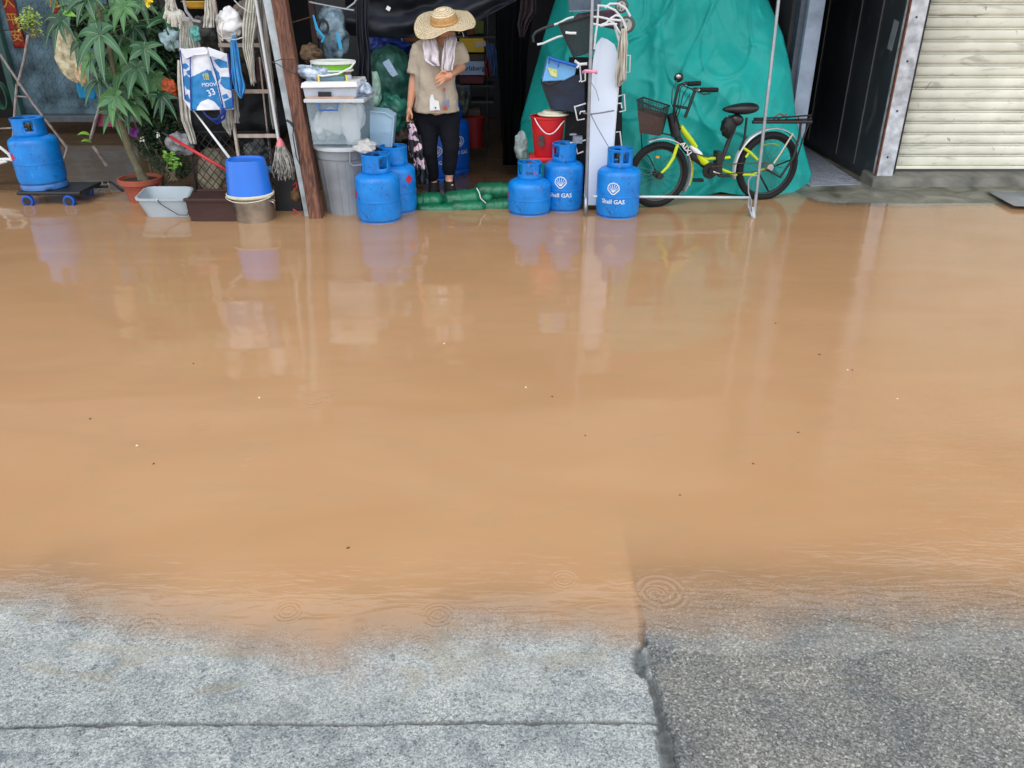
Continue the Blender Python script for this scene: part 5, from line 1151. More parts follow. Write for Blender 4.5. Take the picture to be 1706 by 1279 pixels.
B.build('foliage', [M_leaf, M_mid, mat('broad_leaf_dark', rgb(34,82,56), .35, var=.3, scale=6, bump=.15, dirt=rgb(18,52,36)), mat('broad_leaf_pale', rgb(80,128,74), .42, var=.3, scale=4, bump=.15, dirt=rgb(52,104,62))], t, angle=180, fixn=False); S_.build('leaf_stalks', mat('green_stalk', rgb(80,105,55), .6), t)
B = MB()
for px, py, ax in ((153,238,(-.5,-.6,.6)),(150,225,(-.7,-.5,.5)),(112,13,(-.3,-1,.5))):
    leaflet(B, W(px,py,6.25), Vector(ax), Vector((0,-.5,1)), .10, .02, .3)
leaflet(B, W(105,22,6.15), Vector((1,-.2,.1)), Vector((0,-1,.6)), .11, .022, .1)
B.build('side_leaves', [M_lf3, M_mid], t, angle=180, fixn=False)
def cloud(B, blobs, n_, s0, s1, seed):
    rr = random.Random(seed)
    for i in range(n_):
        c, r = blobs[rr.randrange(len(blobs))]
        while True:
            q = Vector((rr.uniform(-1,1), rr.uniform(-1,1), rr.uniform(-1,1)))
            if q.length < 1: break
        q = q*(q.length**-.3); p = c+Vector((q.x*r[0], q.y*r[1], q.z*r[2])); s = rr.uniform(s0, s1)
        d = Vector((rr.uniform(-1,1), rr.uniform(-1.2,.3), rr.uniform(-.7,.6))).normalized(); sd = d.cross(Vector((rr.uniform(-.5,.5),-.6,.8))).normalized(); up = sd.cross(d)
        B.add([p, p+d*s*.5-sd*s*.28+up*s*.08, p+d*s, p+d*s*.5+sd*s*.28+up*s*.08, p+d*s*.5-up*s*.05], [(0,1,4),(1,2,4),(2,3,4),(3,0,4)])
def shrub(label, blobs, n_, s0, s1, m, base, seed, cat='shrub', name='shrub', stems=4):
    t = thing(name, label, cat, base, group=None); B = MB()
    bl = [(W(px, py, D), (rx, ry, rz)) for (px, py, D, rx, ry, rz) in blobs]
    cloud(B, bl, n_, s0, s1, seed); rr = random.Random(seed+1); B.mi = [rr.choice((0, 0, 1, 2)) for _ in range(len(B.f)//4) for q in range(4)]
    B.build('foliage', [m, mat('shrub_mid_leaf', rgb(52,92,48), .5, var=.4, scale=14), mat('shrub_dark_leaf', rgb(20,44,26), .5, var=.4, scale=14)] if m is M_lf2 else m, t, smooth=False, fixn=False)
    S_ = MB(); rr = random.Random(seed)
    for k in range(stems*2):
        c, r = bl[k % len(bl)]; b_ = Vector(base); S_.tube([b_+Vector((rr.uniform(-.04,.04),0,0)), b_.lerp(c,.5)+Vector((rr.uniform(-.05,.05),0,0)), c+Vector((rr.uniform(-1,1)*r[0]*.6, 0, r[2]*.6))], [.008,.006,.003], 5)
    S_.build('stem', M_trunk, t); return t
shrub('dense dark leafy shrub right of the leaning trunk', [(150,40,6.75,.14,.12,.16),(200,60,6.75,.18,.12,.25),(215,130,6.7,.15,.12,.2),(262,60,6.65,.18,.16,.22),(240,100,6.6,.16,.12,.2),(280,110,6.6,.10,.1,.2),(255,150,6.62,.16,.15,.22),(270,215,6.6,.14,.14,.18),(230,20,6.7,.2,.15,.15)], 5200, .03,.07, M_lf2, W(262,300,6.6), 5)
shrub('low dark shrub with fine leaves behind the terracotta pot', [(268,255,6.5,.15,.12,.14),(290,225,6.55,.12,.12,.14),(245,235,6.55,.10,.1,.12),(300,275,6.45,.09,.08,.10)], 2000, .015,.035, M_lf2, W(275,312,6.5), 8)
shrub('bright yellow green seedling behind the pale mop bucket', [(290,272,6.2,.05,.04,.035),(283,262,6.22,.03,.03,.03)], 60, .03,.05, M_lf3, W(290,300,6.25), 11, 'plant', 'seedling', 2)
shrub('sprig of small yellow green leaves near the red couplet', [(58,40,6.5,.055,.05,.09),(52,25,6.5,.05,.05,.06),(40,38,6.5,.05,.05,.05)], 260, .016,.034, mat('sprig_leaf', rgb(165,195,85), .5, var=.4, scale=15), W(60,62,6.5), 13, 'plant', 'sprig', 3)
def flower(label, px, py, D, m, n_=9, s=.02, seed=1):
    t = thing('flower', label, 'flower', W(px, py, D)); B = MB(); c = W(px, py, D); rr = random.Random(seed)
    for k in range(n_):
        a = rr.uniform(0,6.28); d = Vector((math.cos(a), -.5, math.sin(a))); p = c+Vector((rr.uniform(-s,s),0,rr.uniform(-s,s))); leaflet(B, p, d, Vector((0,-1,0)), s*1.1, s*.45, .1)
    B.mi = [0]*len(B.f); B.build('petals', m, t, angle=180, fixn=False); B = MB(); B.tube([c, c+Vector((.01,.05,-.12))], .003, 5); B.build('stem', M_trunk, t)
flower('purple flower beside the leaning trunk', 223,217,6.35, mat('purple_petal', rgb(110,40,130), .6), 12, .028)
flower('small pair of white flowers under the hanging rags', 262,224,6.3, mat('white_petal', rgb(225,225,220), .6), 6, .014, 3)
flower('yellow flower at the top of the dark shrub', 248,3,6.3, mat('yellow_petal', rgb(235,205,30), .6), 10, .024, 4)
flower('drooping white flower spike beside the purple flower', 238,232,6.32, mat('white_petal', rgb(225,225,220), .6), 6, .014, 7)
# hanging floral bag, blue basket, chair frame, pipes
cloth_heap('cloth_bag', 'cream floral cloth bag hanging among the leaves', 'bag', W(112,90,6.75), (.095,.06,.20), mat('floral_cream', rgb(215,210,185), .85, var=.45, scale=28, bump=.5, dirt=rgb(150,140,95)), 61, .28)
cloth_heap('cloth_bag', 'small rust flecked cloth pouch below the cream floral bag', 'bag', W(137,122,6.72), (.055,.04,.085), mat('floral_rust', rgb(205,195,165), .85, var=.5, scale=35, dirt=rgb(165,95,60)), 62, .25)
t = thing('blue_basket', 'bright blue plastic basin behind the palmate leaves', 'basin', W(145,145,6.85)); B = MB()
B.hexa([W(132,163,6.9), W(158,166,6.9), W(158,166,7.1), W(132,163,7.1), W(124,128,6.85), W(165,128,6.85), W(165,128,7.2), W(124,128,7.2)]); B.build('body', mat('cyan_plastic', rgb(20,140,195), .4, var=.2), t, smooth=False, bevel=.01)
B = MB(); B.tube([W(123,128,6.83), W(166,128,6.83)], .01, 6); B.build('rim', M_cr, t)
M_pipe = mat('rusty_white_tube', rgb(165,160,160), .5, metal=.2, var=.35, scale=20, dirt=rgb(120,105,95))
t = thing('folding_frame', 'thin folding tube frame crossed behind the gas cylinder on the dolly', 'frame', W(30,230,7.3))
for q in ([(47,58),(40,100),(30,138),(33,142)], [(0,90),(30,135),(55,172),(112,246),(108,262),(104,272)], [(28,140),(25,180),(22,228)], [(0,214),(22,213)], [(28,160),(48,162)]):
    B = MB(); B.tube([W(x, y, 7.25) for x, y in q], .011 if len(q) > 2 else .007, 7); B.build('tube', M_pipe, t)
t = thing('chair', 'white plastic chair end at the left photo edge', 'chair', W(5,265,6.9))
for q in ([(-30,240),(0,245),(14,256),(22,268)], [(-30,268),(-5,266),(10,265),(22,266)], [(-30,276),(-5,272),(12,268)]):
    B = MB(); B.tube([W(x, y, 6.85) for x, y in q], .013, 7); B.build('armrest', M_white, t)
B = MB(); B.tube([W(-20,240,6.9), W(-22,330,6.9)], .015, 7); B.build('leg', M_white, t)
t = thing('stool', 'pale legs and pink seat of a small stool behind the tree leaves', 'stool', W(165,230,7.5))
for q in ([(168,172),(158,205),(150,236)], [(155,243),(165,256),(178,276)], [(205,200),(212,240)]):
    B = MB(); B.tube([W(x, y, 7.4) for x, y in q], .015, 6); B.build('leg', M_pipe, t)
B = MB(); B.prism([W(163,185,7.42), W(175,187,7.42), W(172,210,7.42), W(163,210,7.42)], (0,.1,0)); B.prism([W(178,200,7.42), W(203,196,7.42), W(205,210,7.42), W(176,211,7.42)], (0,.15,0)); B.build('seat', mat('dusty_pink', rgb(160,60,95), .6, var=.4), t, smooth=False)
t = thing('wire', 'black wire stretched across the tread plate wall', 'wire', W(0,52,8)); B = MB(); B.tube([W(-20,53,8), W(25,48,8), W(60,50,8), W(100,70,7.5), W(145,110,7)], .005, 5); B.build('wire', M_blk, t)
# dark green chair edge / bucket at left edge
t = thing('hose_reel', 'coiled dark green hose hanging at the left photo edge', 'hose', W(0,160,7.4)); B = MB(); 
for k in range(5): B.tube([W(0,160,7.4)+Vector((math.cos(R(a))*.05, .012*k, math.sin(R(a))*.11)) for a in range(0,360,20)], .007, 6, closed=True)
B.build('hose', mat('green_hose', rgb(20,80,60), .5), t)
# ================================================================= hanging rags, gloves, ladder, mop, bag
M_glove = mat('cotton_white', rgb(208,208,200), .9, var=.15, scale=14, bump=.5, bscale=120, dirt=rgb(165,165,155))
def cloths(name, label, cat, rows, D, folds, amp, m, seed=0, group=None, ragged=0):
    t = thing(name, label, cat, W((rows[0][1]+rows[0][2])/2, rows[0][0], D), group=group); B = MB(); drape(B, rows, D, folds, amp, seed=seed, ragged=ragged); B.build('cloth', m, t, angle=180, solid=.004); return t
RG = 'rags and gloves hanging from the rack'
t = thing('work_gloves', 'pair of cotton work gloves hanging fingers down at the top left of the rack', 'gloves', W(288,-5,6.2), group=None)
B = MB(); drape(B, [(-20,276,290),(5,276,292),(22,275,298)], 6.15, 2, .012); B.build('cuff', M_glove, t, angle=180, solid=.008)
for q in ([(279,18),(274,30)], [(284,20),(281,38)], [(288,20),(288,44)], [(292,20),(293,44)], [(296,20),(301,40)], [(298,18),(305,32)]):
    B = MB(); B.tube([W(q[0][0],q[0][1],6.15), W((q[0][0]+q[1][0])/2,(q[0][1]+q[1][1])/2,6.13), W(q[1][0],q[1][1],6.14)], [.016,.015,.012], 8); B.build('finger', M_glove, t)
cloths('strip_mop', 'white cotton strip mop hanging above the blue printed bag', 'mop', [(35,303,320),(50,300,325),(85,298,336)], 6.2, 8, .012, M_glove, 2)
cloths('rag', 'pale rags hanging from the middle of the ladder top', 'rag', [(-10,342,352),(20,341,356),(46,338,357)], 6.12, 3, .012, M_glove, 3)
cloths('rag', 'long white rag strips hanging down the right side of the ladder', 'rag', [(-20,412,432),(40,404,428),(80,404,422),(120,414,424),(140,418,427)], 6.12, 5, .014, M_glove, 5, ragged=1)
cloths('rag', 'narrow pale rag strip right beside the mop handle', 'rag', [(-10,428,438),(60,430,442),(150,446,456),(215,455,462)], 6.2, 2, .01, mat('greyish_rag', rgb(165,165,160), .9, var=.2), 6)
cloths('towel', 'sky blue cloth hanging from the top ladder rung', 'cloth', [(58,388,392),(75,384,396),(120,386,402),(140,388,408),(150,392,409),(164,400,402)], 6.1, 3, .014, mat('sky_blue_cloth', rgb(62,145,205), .8, var=.12, scale=15), 7)
cloths('rag', 'long white rag hanging below the left edge of the blue printed bag', 'rag', [(100,296,306),(140,296,312),(200,302,318),(215,308,322),(240,318,328)], 6.25, 2, .015, M_glove, 8)
cloths('rag', 'torn white rag hanging below the right corner of the blue printed bag', 'rag', [(168,368,384),(190,366,386),(210,372,386),(223,380,385)], 6.22, 3, .012, M_glove, 9, ragged=1)
cloths('rag', 'grey white rag hanging on the ladder left of the second rung', 'rag', [(150,386,395),(185,390,398),(205,390,399)], 6.2, 2, .01, mat('greyish_rag', rgb(165,165,160), .9, var=.2), 10)
cloth_heap('plastic_bag', 'white crumpled bag hanging right of centre at the rack top', 'plastic bag', W(382,38,6.2), (.085,.06,.095), M_bag, 71, .45)
cloth_heap('plastic_bag', 'pale blue bag left of the strip mop head', 'plastic bag', W(285,65,6.3), (.075,.05,.07), mat('pale_blue_bag', rgb(150,180,190), .4, var=.35, scale=20, bump=.8), 73, .5)
cloth_heap('bundle', 'dark grey crumpled bundle behind the ladder top', 'bundle', W(342,55,6.45), (.12,.06,.12), mat('dark_grey_bag', rgb(70,72,72), .5, var=.6, scale=20, bump=.8), 75, .5)
cloth_heap('net_bag', 'orange net bag hanging behind the pale rag', 'net bag', W(283,147,6.35), (.055,.04,.075), mat('orange_net', rgb(215,95,45), .6, var=.5, scale=50, bump=.8, dirt=rgb(120,55,35)), 77, .35)
cloth_heap('plastic_bag', 'crumpled transparent bag under the long white rag', 'plastic bag', W(303,240,6.3), (.095,.06,.075), mat('grey_clear_bag', rgb(140,145,150), .25, var=.5, scale=22, bump=1, alpha=.85), 79, .55)
t = thing('hat', 'yellow brimmed cap hanging upside down at the rack top', 'hat', W(328,3,6.2)); B = MB(); B.lathe([(.11,0),(.085,-.01),(.075,-.03),(.06,-.045)], c=W(328,2,6.2), n=24, closed=False, sy=.6); B.build('brim', mat('mustard', rgb(190,150,45), .6), t, solid=.005)
t = thing('stepladder', 'pale painted wooden ladder hung with rags and leaning in the rack', 'ladder', W(420,262,6.2))
M_ldr = mat('ladder_paint', rgb(200,190,180), .6, var=.2, scale=14, dirt=rgb(165,145,130))
for a, b_ in (((398,262),(355,-10)), ((468,262),(436,-10))):
    B = MB(); beam(B, W(*a, 6.22), W(*b_, 6.32), .010, .015); B.build('rail', M_ldr, t, smooth=False, bevel=.002)
for y, x0, x1 in ((75,366,440),(152,386,452),(226,392,462)):
    B = MB(); B.box(W((x0+x1)/2, y, 6.25), ((x1-x0)*.0045, .03, .026)); B.build('rung', M_ldr, t, smooth=False, bevel=.002)
t = thing('pole', 'thin white pole standing behind the ladder rungs', 'pole', W(452,275,6.35)); B = MB(); B.tube([W(452,280,6.35), W(432,95,6.4)], .007, 6); B.build('pole', M_ldr, t)
B = MB(); B.box(W(451,282,6.34), (.045,.02,.05)); B.build('blue_foot', mat('pale_blue_foot', rgb(90,140,190), .5), t, smooth=False)
t = thing('mop', 'string mop with pink collar hanging head down beside the plank', 'mop', W(466,235,6.0))
B = MB(); B.tube([W(464,233,6.02), W(424,-15,6.08)], .011, 10); B.build('handle', mat('mop_handle', rgb(205,210,215), .35, var=.06), t)
B = MB(); B.lathe([(.006,.035),(.014,.03),(.028,0),(.034,-.02)], c=W(467,238,6.0), n=16); B.build('collar', mat('pink_plastic', rgb(215,120,130), .4), t)
B = MB(); rr = random.Random(4)
for k in range(90):
    a = rr.uniform(0,6.28); q = rr.uniform(.2,1); c0 = W(467,242,6.0)+Vector((math.cos(a)*.03*q, math.sin(a)*.03*q, 0)); ln = rr.uniform(.16,.25)
    B.tube([c0, c0+Vector((math.cos(a)*.035*q+rr.uniform(-.01,.01), math.sin(a)*.03*q, -ln*.4)), c0+Vector((math.cos(a)*.05*q+rr.uniform(-.012,.012), math.sin(a)*.04*q, -ln*.75)), c0+Vector((math.cos(a)*.052*q+rr.uniform(-.02,.02), math.sin(a)*.045*q, -ln))], [.0055,.006,.005,.003], 5)
B.build('mop_strings', mat('mop_cotton', rgb(175,175,168), .95, var=.35, scale=40, dirt=rgb(95,95,92)), t)
t = thing('broom', 'broom with red handle lying aslant over the lattice', 'broom', W(340,255,6.0))
B = MB(); B.tube([W(284,228,6.15), W(378,284,5.95)], .012, 8); B.build('handle', mat('red_handle', rgb(190,40,50), .4), t)
B = MB(); B.tube([W(270,220,6.17), W(285,229,6.15)], .008, 8); B.build('handle_tip', M_blk, t)
t = thing('rod', 'white metal rod leaning from the printed bag down to the blue bucket', 'rod', W(380,262,5.95)); B = MB(); B.tube([W(322,183,6.15), W(383,264,5.95)], [.006,.011], 8); B.build('rod', M_white, t)
for k, (lab, px, py, D, r, m) in enumerate((
 ('grey brown crumpled sack high behind the ladder rails', 415, 30, 6.5, (.10,.07,.12), mat('taupe_sack', rgb(120,112,105), .7, var=.5, scale=18, bump=.8)),
 ('olive and black bundle tucked under the top ladder rung', 412, 100, 6.5, (.10,.07,.10), mat('olive_bundle', rgb(70,66,52), .8, var=.7, scale=22, dirt=rgb(22,22,20))),
 ('maroon bundle stuffed behind the second ladder rung', 440, 125, 6.5, (.07,.06,.12), mat('maroon_bundle', rgb(72,42,44), .8, var=.7, scale=22, dirt=rgb(20,16,18))),
 ('pale crumpled plastic low behind the lattice, left of the mop', 430, 250, 6.5, (.09,.06,.08), mat('smoke_bag', rgb(120,125,125), .5, var=.6, scale=20, dirt=rgb(40,44,46))),
 ('white netting scrap hanging between gloves and yellow cap', 308, 40, 6.25, (.04,.03,.07), M_bag),
 ('turquoise plastic scrap beside the strip mop', 325, 55, 6.15, (.03,.025,.05), mat('turquoise_scrap', rgb(90,165,160), .5, var=.4, scale=30)))):
    cloth_heap('bundle' if k < 3 else 'plastic_bag', lab, 'bundle' if k < 3 else 'plastic bag', W(px, py, D), r, m, 120+k, .5)
for k, (lab, q) in enumerate((('thin pale cord looping left of the ladder top', ((368,28),(362,50),(372,64),(392,66),(404,62))), ('yellowish cord arching from the ladder top to the long rags', ((390,0),(400,10),(412,18),(420,20))), ('white cord hanging behind the sky blue cloth', ((372,38),(369,52),(371,68),(366,62))), ('dark strap hanging from the yellow cap', ((306,0),(310,18),(322,34),(334,36))))):
    t = thing('cord', lab, 'cord', W(*q[0], 6.08)); B = MB(); B.tube([W(x, y, 6.08) for x, y in q], .004 if k < 3 else .010, 5); B.build('cord', M_glove if k < 3 else mat('grey_strap', rgb(150,150,155), .6), t)
# printed shopping bag
t = thing('shopping_bag', 'blue and white printed shopping bag hanging upside down with blue piping', 'bag', W(342,85,6.15))
M_sbag = mat('bag_blue', rgb(25,125,190), .5, var=.10, scale=8, bump=.15, bscale=20); M_sbw = mat('bag_white', rgb(222,228,240), .5, var=.08, scale=8, bump=.2, bscale=20); M_pip = mat('bag_piping', rgb(25,60,150), .5)
def bagD(px, py): return 6.10-.05*math.exp(-((px-348)/22)**2)*(.4+.6*(py-80)/100)+.02*abs(px-345)/40
def bpoly(name, pts, m, off=0, th=.003):
    B = MB(); B.prism([W(x, y, bagD(x, y)+off) for x, y in pts], (0,th,0)); return B.build(name, m, t, smooth=False)
BLUE = [[(317,128),(330,122),(345,115),(352,118),(360,138),(372,184),(364,178),(356,168),(346,164),(334,169),(328,178),(326,186),(317,186)],
 [(303,106),(309,104),(315,110),(310,115),(303,113)], [(310,118),(317,115),(318,125),(312,124)], [(305,127),(311,123),(317,130),(318,150),(311,148),(306,140)], [(307,158),(313,156),(317,168),(309,168)],
 [(355,99),(364,97),(378,102),(379,112),(366,113),(360,106)], [(356,110),(364,120),(367,130),(362,136)], [(368,127),(383,128),(387,151),(374,147),(366,138)], [(369,158),(377,155),(381,162),(372,165)], [(373,168),(385,161),(389,180),(376,181)]]
def inside(px, py, pg):
    c = False
    for k in range(len(pg)):
        (x1, y1), (x2, y2) = pg[k], pg[k-1]
        if (y1 > py) != (y2 > py) and px < (x2-x1)*(py-y1)/(y2-y1)+x1: c = not c
    return c
bagW = []
def bagf(u, v):
    py = 80+v*(104-2*u); xl = 299+v*8+max(0, v-.82)*60; xr = 378+v*11; px = xl+(xr-xl)*u
    py += 9*u*(1-v)-6*math.exp(-((u-.55)/.12)**2)*(1-v); bagW.append((px, py))
    return W(px, py, bagD(px, py)+.010*math.sin(u*9+v*4)+.006*nz(u*9, v*9))
B = MB(); B.grid(bagf, 90, 100)
B.mi = [1 if any(inside(*bagW[f[0]], pg) for pg in BLUE) else 0 for f in B.f]
B.build('cloth', [M_sbw, M_sbag], t, angle=180, solid=.003)
bpoly('top_flap', [(300,82),(340,78),(346,84),(345,90),(322,92),(310,98)], M_sbw, -.03); bpoly('top_flap', [(346,78),(376,89),(368,98),(350,93)], M_sbw, -.034)
for q in ([(300,82),(304,112),(308,165),(316,170)], [(317,92),(317,140),(318,182)], [(350,94),(360,125),(372,180)], [(380,90),(385,130),(388,178)], [(318,182),(372,181),(388,178)], [(310,98),(318,94)]):
    B = MB(); B.tube([W(x, y, bagD(x, y)-.020) for x, y in q], .0045, 5); B.build('piping', M_pip, t)
B = MB(); B.tube([W(x, y, 6.08) for x, y in ((336,182),(343,192),(352,199),(362,199),(370,190),(372,180))], .012, 6, flat=.4); B.tube([W(x, y, 6.11) for x, y in ((352,200),(362,206),(374,196),(375,182))], .010, 6, flat=.4); B.build('handle', M_pip, t)
def bag_text(s, px, py, size, m, rot):
    v_, f_ = text_geo(s, size); o_ = W(px, py, bagD(px, py)-.028); ca_, sa_ = math.cos(rot), math.sin(rot)
    B = MB(); B.add([o_+Vector((p[0]*ca_-p[1]*sa_, 0, p[0]*sa_+p[1]*ca_)) for p in v_], f_); B.build('lettering', m, t, smooth=False, fixn=False)
bag_text('\u60dc', 343, 128, .05, mat('print_yellow', rgb(190,185,70), .5), 0); bag_text('MOOV', 348, 141, .034, M_sbw, R(2)); bag_text('33', 352, 154, .062, M_sbw, R(20))
# lattice panel with a cream sack behind
t = thing('lattice_panel', 'black diamond lattice panel behind the blue bucket', 'lattice', W(390,325,6.3))
B = MB(); x0, x1 = W(326,300,6.3).x, W(458,300,6.3).x; z0, z1 = .06, W(390,222,6.3).z
st = .062; k = -12
while k < 24:
    for s in (1, -1):
        pts = []
        for (xx, zz) in ((x0, None), (x1, None)):
            pass
        a = x0+k*st if s == 1 else x1-k*st
        p = []
        for q in range(0, 41):
            zz = z0+(z1-z0)*q/40; xx = a+s*(zz-z0)*.85
            if x0 <= xx <= x1: p.append(Vector((xx, 6.3, zz)))
        if len(p) > 1: B.tube([p[0], p[-1]], .0035, 4)
    k += 1
B.build('lattice', M_blk, t)
B = MB(); B.tube([(x0,6.3,z0),(x0,6.3,z1+.04)], .008, 6); B.tube([(x1,6.3,z0),(x1,6.3,z1+.04)], .008, 6); B.tube([(x0,6.3,z1+.01),(x1,6.3,z1+.01)], .006, 6); B.build('frame', M_blk, t)
cloth_heap('sack', 'cream sack standing behind the black lattice', 'sack', W(357,285,6.5), (.13,.1,.19), mat('cream_sack', rgb(175,165,140), .85, var=.3, scale=12, dirt=rgb(110,105,90)), 81, .2)
cloth_heap('bundle', 'dark bundle behind the ladder, above the lattice', 'bundle', W(420,190,6.75), (.24,.12,.30), M_junk, 83, .35)
cloth_heap('bundle', 'black bundle behind the blue printed bag', 'bundle', W(350,190,6.72), (.22,.1,.24), M_junk, 85, .35)
cloth_heap('bundle', 'dark cluttered bundle behind the rack top', 'bundle', W(390,90,6.85), (.34,.12,.30), mat('brownish_junk', rgb(48,42,44), .7, var=.8, scale=18, bump=.8, dirt=rgb(15,15,18)), 87, .4)
t = thing('black_crate', 'black box in the shadow between the steel pot and the leaning plank', 'crate', W(480,330,6.1)); B = MB(); B.hexa([W(460,368,6.05), W(505,368,6.05), W(505,368,6.5), W(460,368,6.5), W(455,275,6.05), W(500,275,6.05), W(500,275,6.5), W(455,275,6.5)]); B.build('body', M_blk, t, smooth=False, bevel=.01)
t = thing('cord', 'small red cord loop low beside the leaning plank', 'cord', W(495,340,5.95)); B = MB(); B.tube([W(x, y, 5.97) for x, y in ((489,308),(493,303),(495,312),(490,315))], .005, 5); B.build('loop', M_red2, t); B = MB(); B.tube([W(x, y, 5.97) for x, y in ((488,348),(495,353),(502,357))], .006, 5); B.build('cord_end', M_red2, t)
cloth_heap('bundle', 'brown and tan crumpled cloth between plank foot and steel pot', 'bundle', W(493,325,6.05), (.035,.03,.06), mat('tan_junk', rgb(120,90,60), .8, var=.6, scale=40), 88, .4)
# ================================================================= behind the pile
M_gnet = mat('green_net', rgb(52,112,100), .5, var=.35, scale=9, bump=1.0, bscale=16, dirt=rgb(25,70,62))
cloth_heap('sack', 'big green netting sack with a paper tag behind the ribbed crate', 'sack', W(648,140,6.75), (.165,.14,.30), M_gnet, 91, .22, 50, f1=5)
cloth_heap('sack', 'lower green plastic sack bulging out toward the person', 'sack', W(655,190,6.62), (.15,.12,.14), mat('green_sheet', rgb(50,130,112), .35, var=.4, scale=10, bump=1.0, bscale=14, dirt=rgb(20,75,65)), 93, .35, 44, f1=4)
cloth_heap('plastic_bag', 'pale green striped bag edge left of the green sacks', 'plastic bag', W(624,150,6.5), (.05,.05,.14), mat('pale_green_bag', rgb(165,205,190), .45, var=.35, scale=25), 95, .3)
t = thing('paper_tag', 'white paper tag stuck on the green netting sack', 'tag', W(650,112,6.58)); B = MB(); B.prism([W(637,104,6.57), W(648,98,6.57), W(663,124,6.55), W(655,128,6.55), (W(650,124,6.55))], (0,.003,0)); B.build('tag', mat('blueish_paper', rgb(160,185,215), .6, var=.2, scale=60), t, smooth=False)
cloth_heap('plastic_bag', 'glossy royal blue bag above the green netting sack', 'plastic bag', W(643,75,6.95), (.17,.1,.10), mat('royal_bag', rgb(15,60,165), .3, var=.4, scale=10, bump=.5, dirt=rgb(5,20,70)), 97, .3)
cloth_heap('plastic_bag', 'tall clear plastic bag hanging behind the green basket', 'plastic bag', W(555,55,6.35), (.10,.07,.17), mat('milky_bag', rgb(120,145,160), .3, var=.5, scale=12, bump=1, dirt=rgb(50,70,85)), 99, .4)
t = thing('toothed_wheel', 'black toothed wheel hanging in the clear plastic bag', 'wheel', W(538,44,6.2)); B = MB(); B.tube([W(538,44,6.22)+Vector((math.cos(a)*.036,0,math.sin(a)*.042)) for a in (R(k*18) for k in range(20))], .010, 6, closed=True); B.build('wheel', M_blk, t)
t = thing('plastic_piece', 'bright blue plastic piece hanging behind the green basket', 'plastic piece', W(532,60,6.2)); B = MB(); B.tube([W(522,25,6.22), W(528,48,6.2), W(540,62,6.2), W(536,70,6.2)], [.006,.012,.010,.008], 6); B.tube([W(562,55,6.2), W(568,82,6.2)], .014, 6); B.build('piece', mat('cyan_piece', rgb(50,160,215), .4), t)
cloth_heap('bundle', 'brown and tan bundle left of the green basket rim', 'bundle', W(518,90,6.3), (.075,.06,.055), mat('tan_cloth', rgb(130,105,80), .85, var=.6, scale=18, dirt=rgb(40,32,30)), 101, .5)
t = thing('hanger_frame', 'grey bent tube frame at the top above the hanging plastic bag', 'frame', W(560,5,6.3)); B = MB(); B.tube([W(515,3,6.3), W(545,9,6.3), W(576,15,6.3), (W(590,5,6.3)), W(598,-8,6.3)], .007, 7); B.tube([W(555,11,6.3), W(590,17,6.3)], .007, 7); B.build('tube', M_steel, t)
cloth_heap('bundle', 'dark crumpled things under the green sacks behind the rear gas cylinder', 'bundle', W(665,232,6.6), (.13,.1,.09), mat('dark_tan', rgb(75,65,58), .8, var=.8, scale=20, bump=.8, dirt=rgb(20,18,20)), 103, .5)
# dark cupboard behind the hanging plastics so the wall reads cluttered
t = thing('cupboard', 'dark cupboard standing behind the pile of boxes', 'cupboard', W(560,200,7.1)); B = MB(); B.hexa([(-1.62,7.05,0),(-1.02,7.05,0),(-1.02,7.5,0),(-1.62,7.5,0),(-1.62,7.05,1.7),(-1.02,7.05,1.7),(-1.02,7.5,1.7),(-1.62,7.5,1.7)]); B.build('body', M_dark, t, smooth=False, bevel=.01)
# ================================================================= shop interior
t = thing('shelving', 'shelving unit standing deep in the dark shop', 'shelf', W(775,300,8.3))
M_shf = mat('shelf_metal', rgb(70,75,80), .5, metal=.4, var=.4)
for px in (673, 812): B = MB(); B.tube([W(px,290,8.25), W(px,-20,8.25)], .012, 6); B.build('upright', M_shf, t)
for py in (60, 90, 140, 166): B = MB(); B.box(W(743, py, 8.4), (.95, .35, .02)); B.build('shelf', M_shf, t, smooth=False)
def carton(label, x0, y0, x1, y1, D, m, txt=None, tm=None, dep=.25, ts=.06, m2=None, name='carton', cat='box', group='boxes on the shop shelves'):
    a = W(x0, y1, D); b_ = W(x1, y0, D); t = thing(name, label, cat, Vector(((a.x+b_.x)/2, D, a.z)), group=group)
    B = MB(); B.box(((a.x+b_.x)/2, D+dep/2, (a.z+b_.z)/2), (b_.x-a.x, dep, b_.z-a.z)); B.build('box', m, t, smooth=False, bevel=.004)
    if m2: B = MB(); B.box(((a.x+b_.x)/2+.08, D-.001, (a.z+b_.z)/2+.01), ((b_.x-a.x)*.45, .004, (b_.z-a.z)*.4), (0,R(-10),0)); B.build('printed_band', m2, t, smooth=False)
    if txt:
        v_, f_ = text_geo(txt, ts); B = MB(); B.add([Vector(((a.x+b_.x)/2+p[0], D-.004, (a.z+b_.z)/2+p[1])) for p in v_], f_); B.build('lettering', tm, t, smooth=False, fixn=False)
    return t
M_ycar = mat('yellow_carton', rgb(190,160,30), .6, var=.15); M_bcar = mat('blue_white_carton', rgb(140,165,200), .6, var=.12); M_ink = mat('navy_ink', rgb(20,30,60), .5)
carton('yellow carton on the upper shelf right of the straw hat', 766,64,806,87, 8.1, M_ycar, m2=mat('pale_band', rgb(170,160,150), .6))
carton('flat dark cardboard box between the yellow and the lettered carton', 768,90,806,101, 8.12, mat('dark_card', rgb(75,65,55), .8, var=.3))
carton('pale blue drinks carton with dark lettering', 765,102,807,125, 8.1, M_bcar, 'Carlsberg', M_ink, ts=.062)
carton('dark red flat box under the lettered drinks carton', 766,127,806,139, 8.1, mat('maroon_card', rgb(85,30,38), .7, var=.4, scale=15))
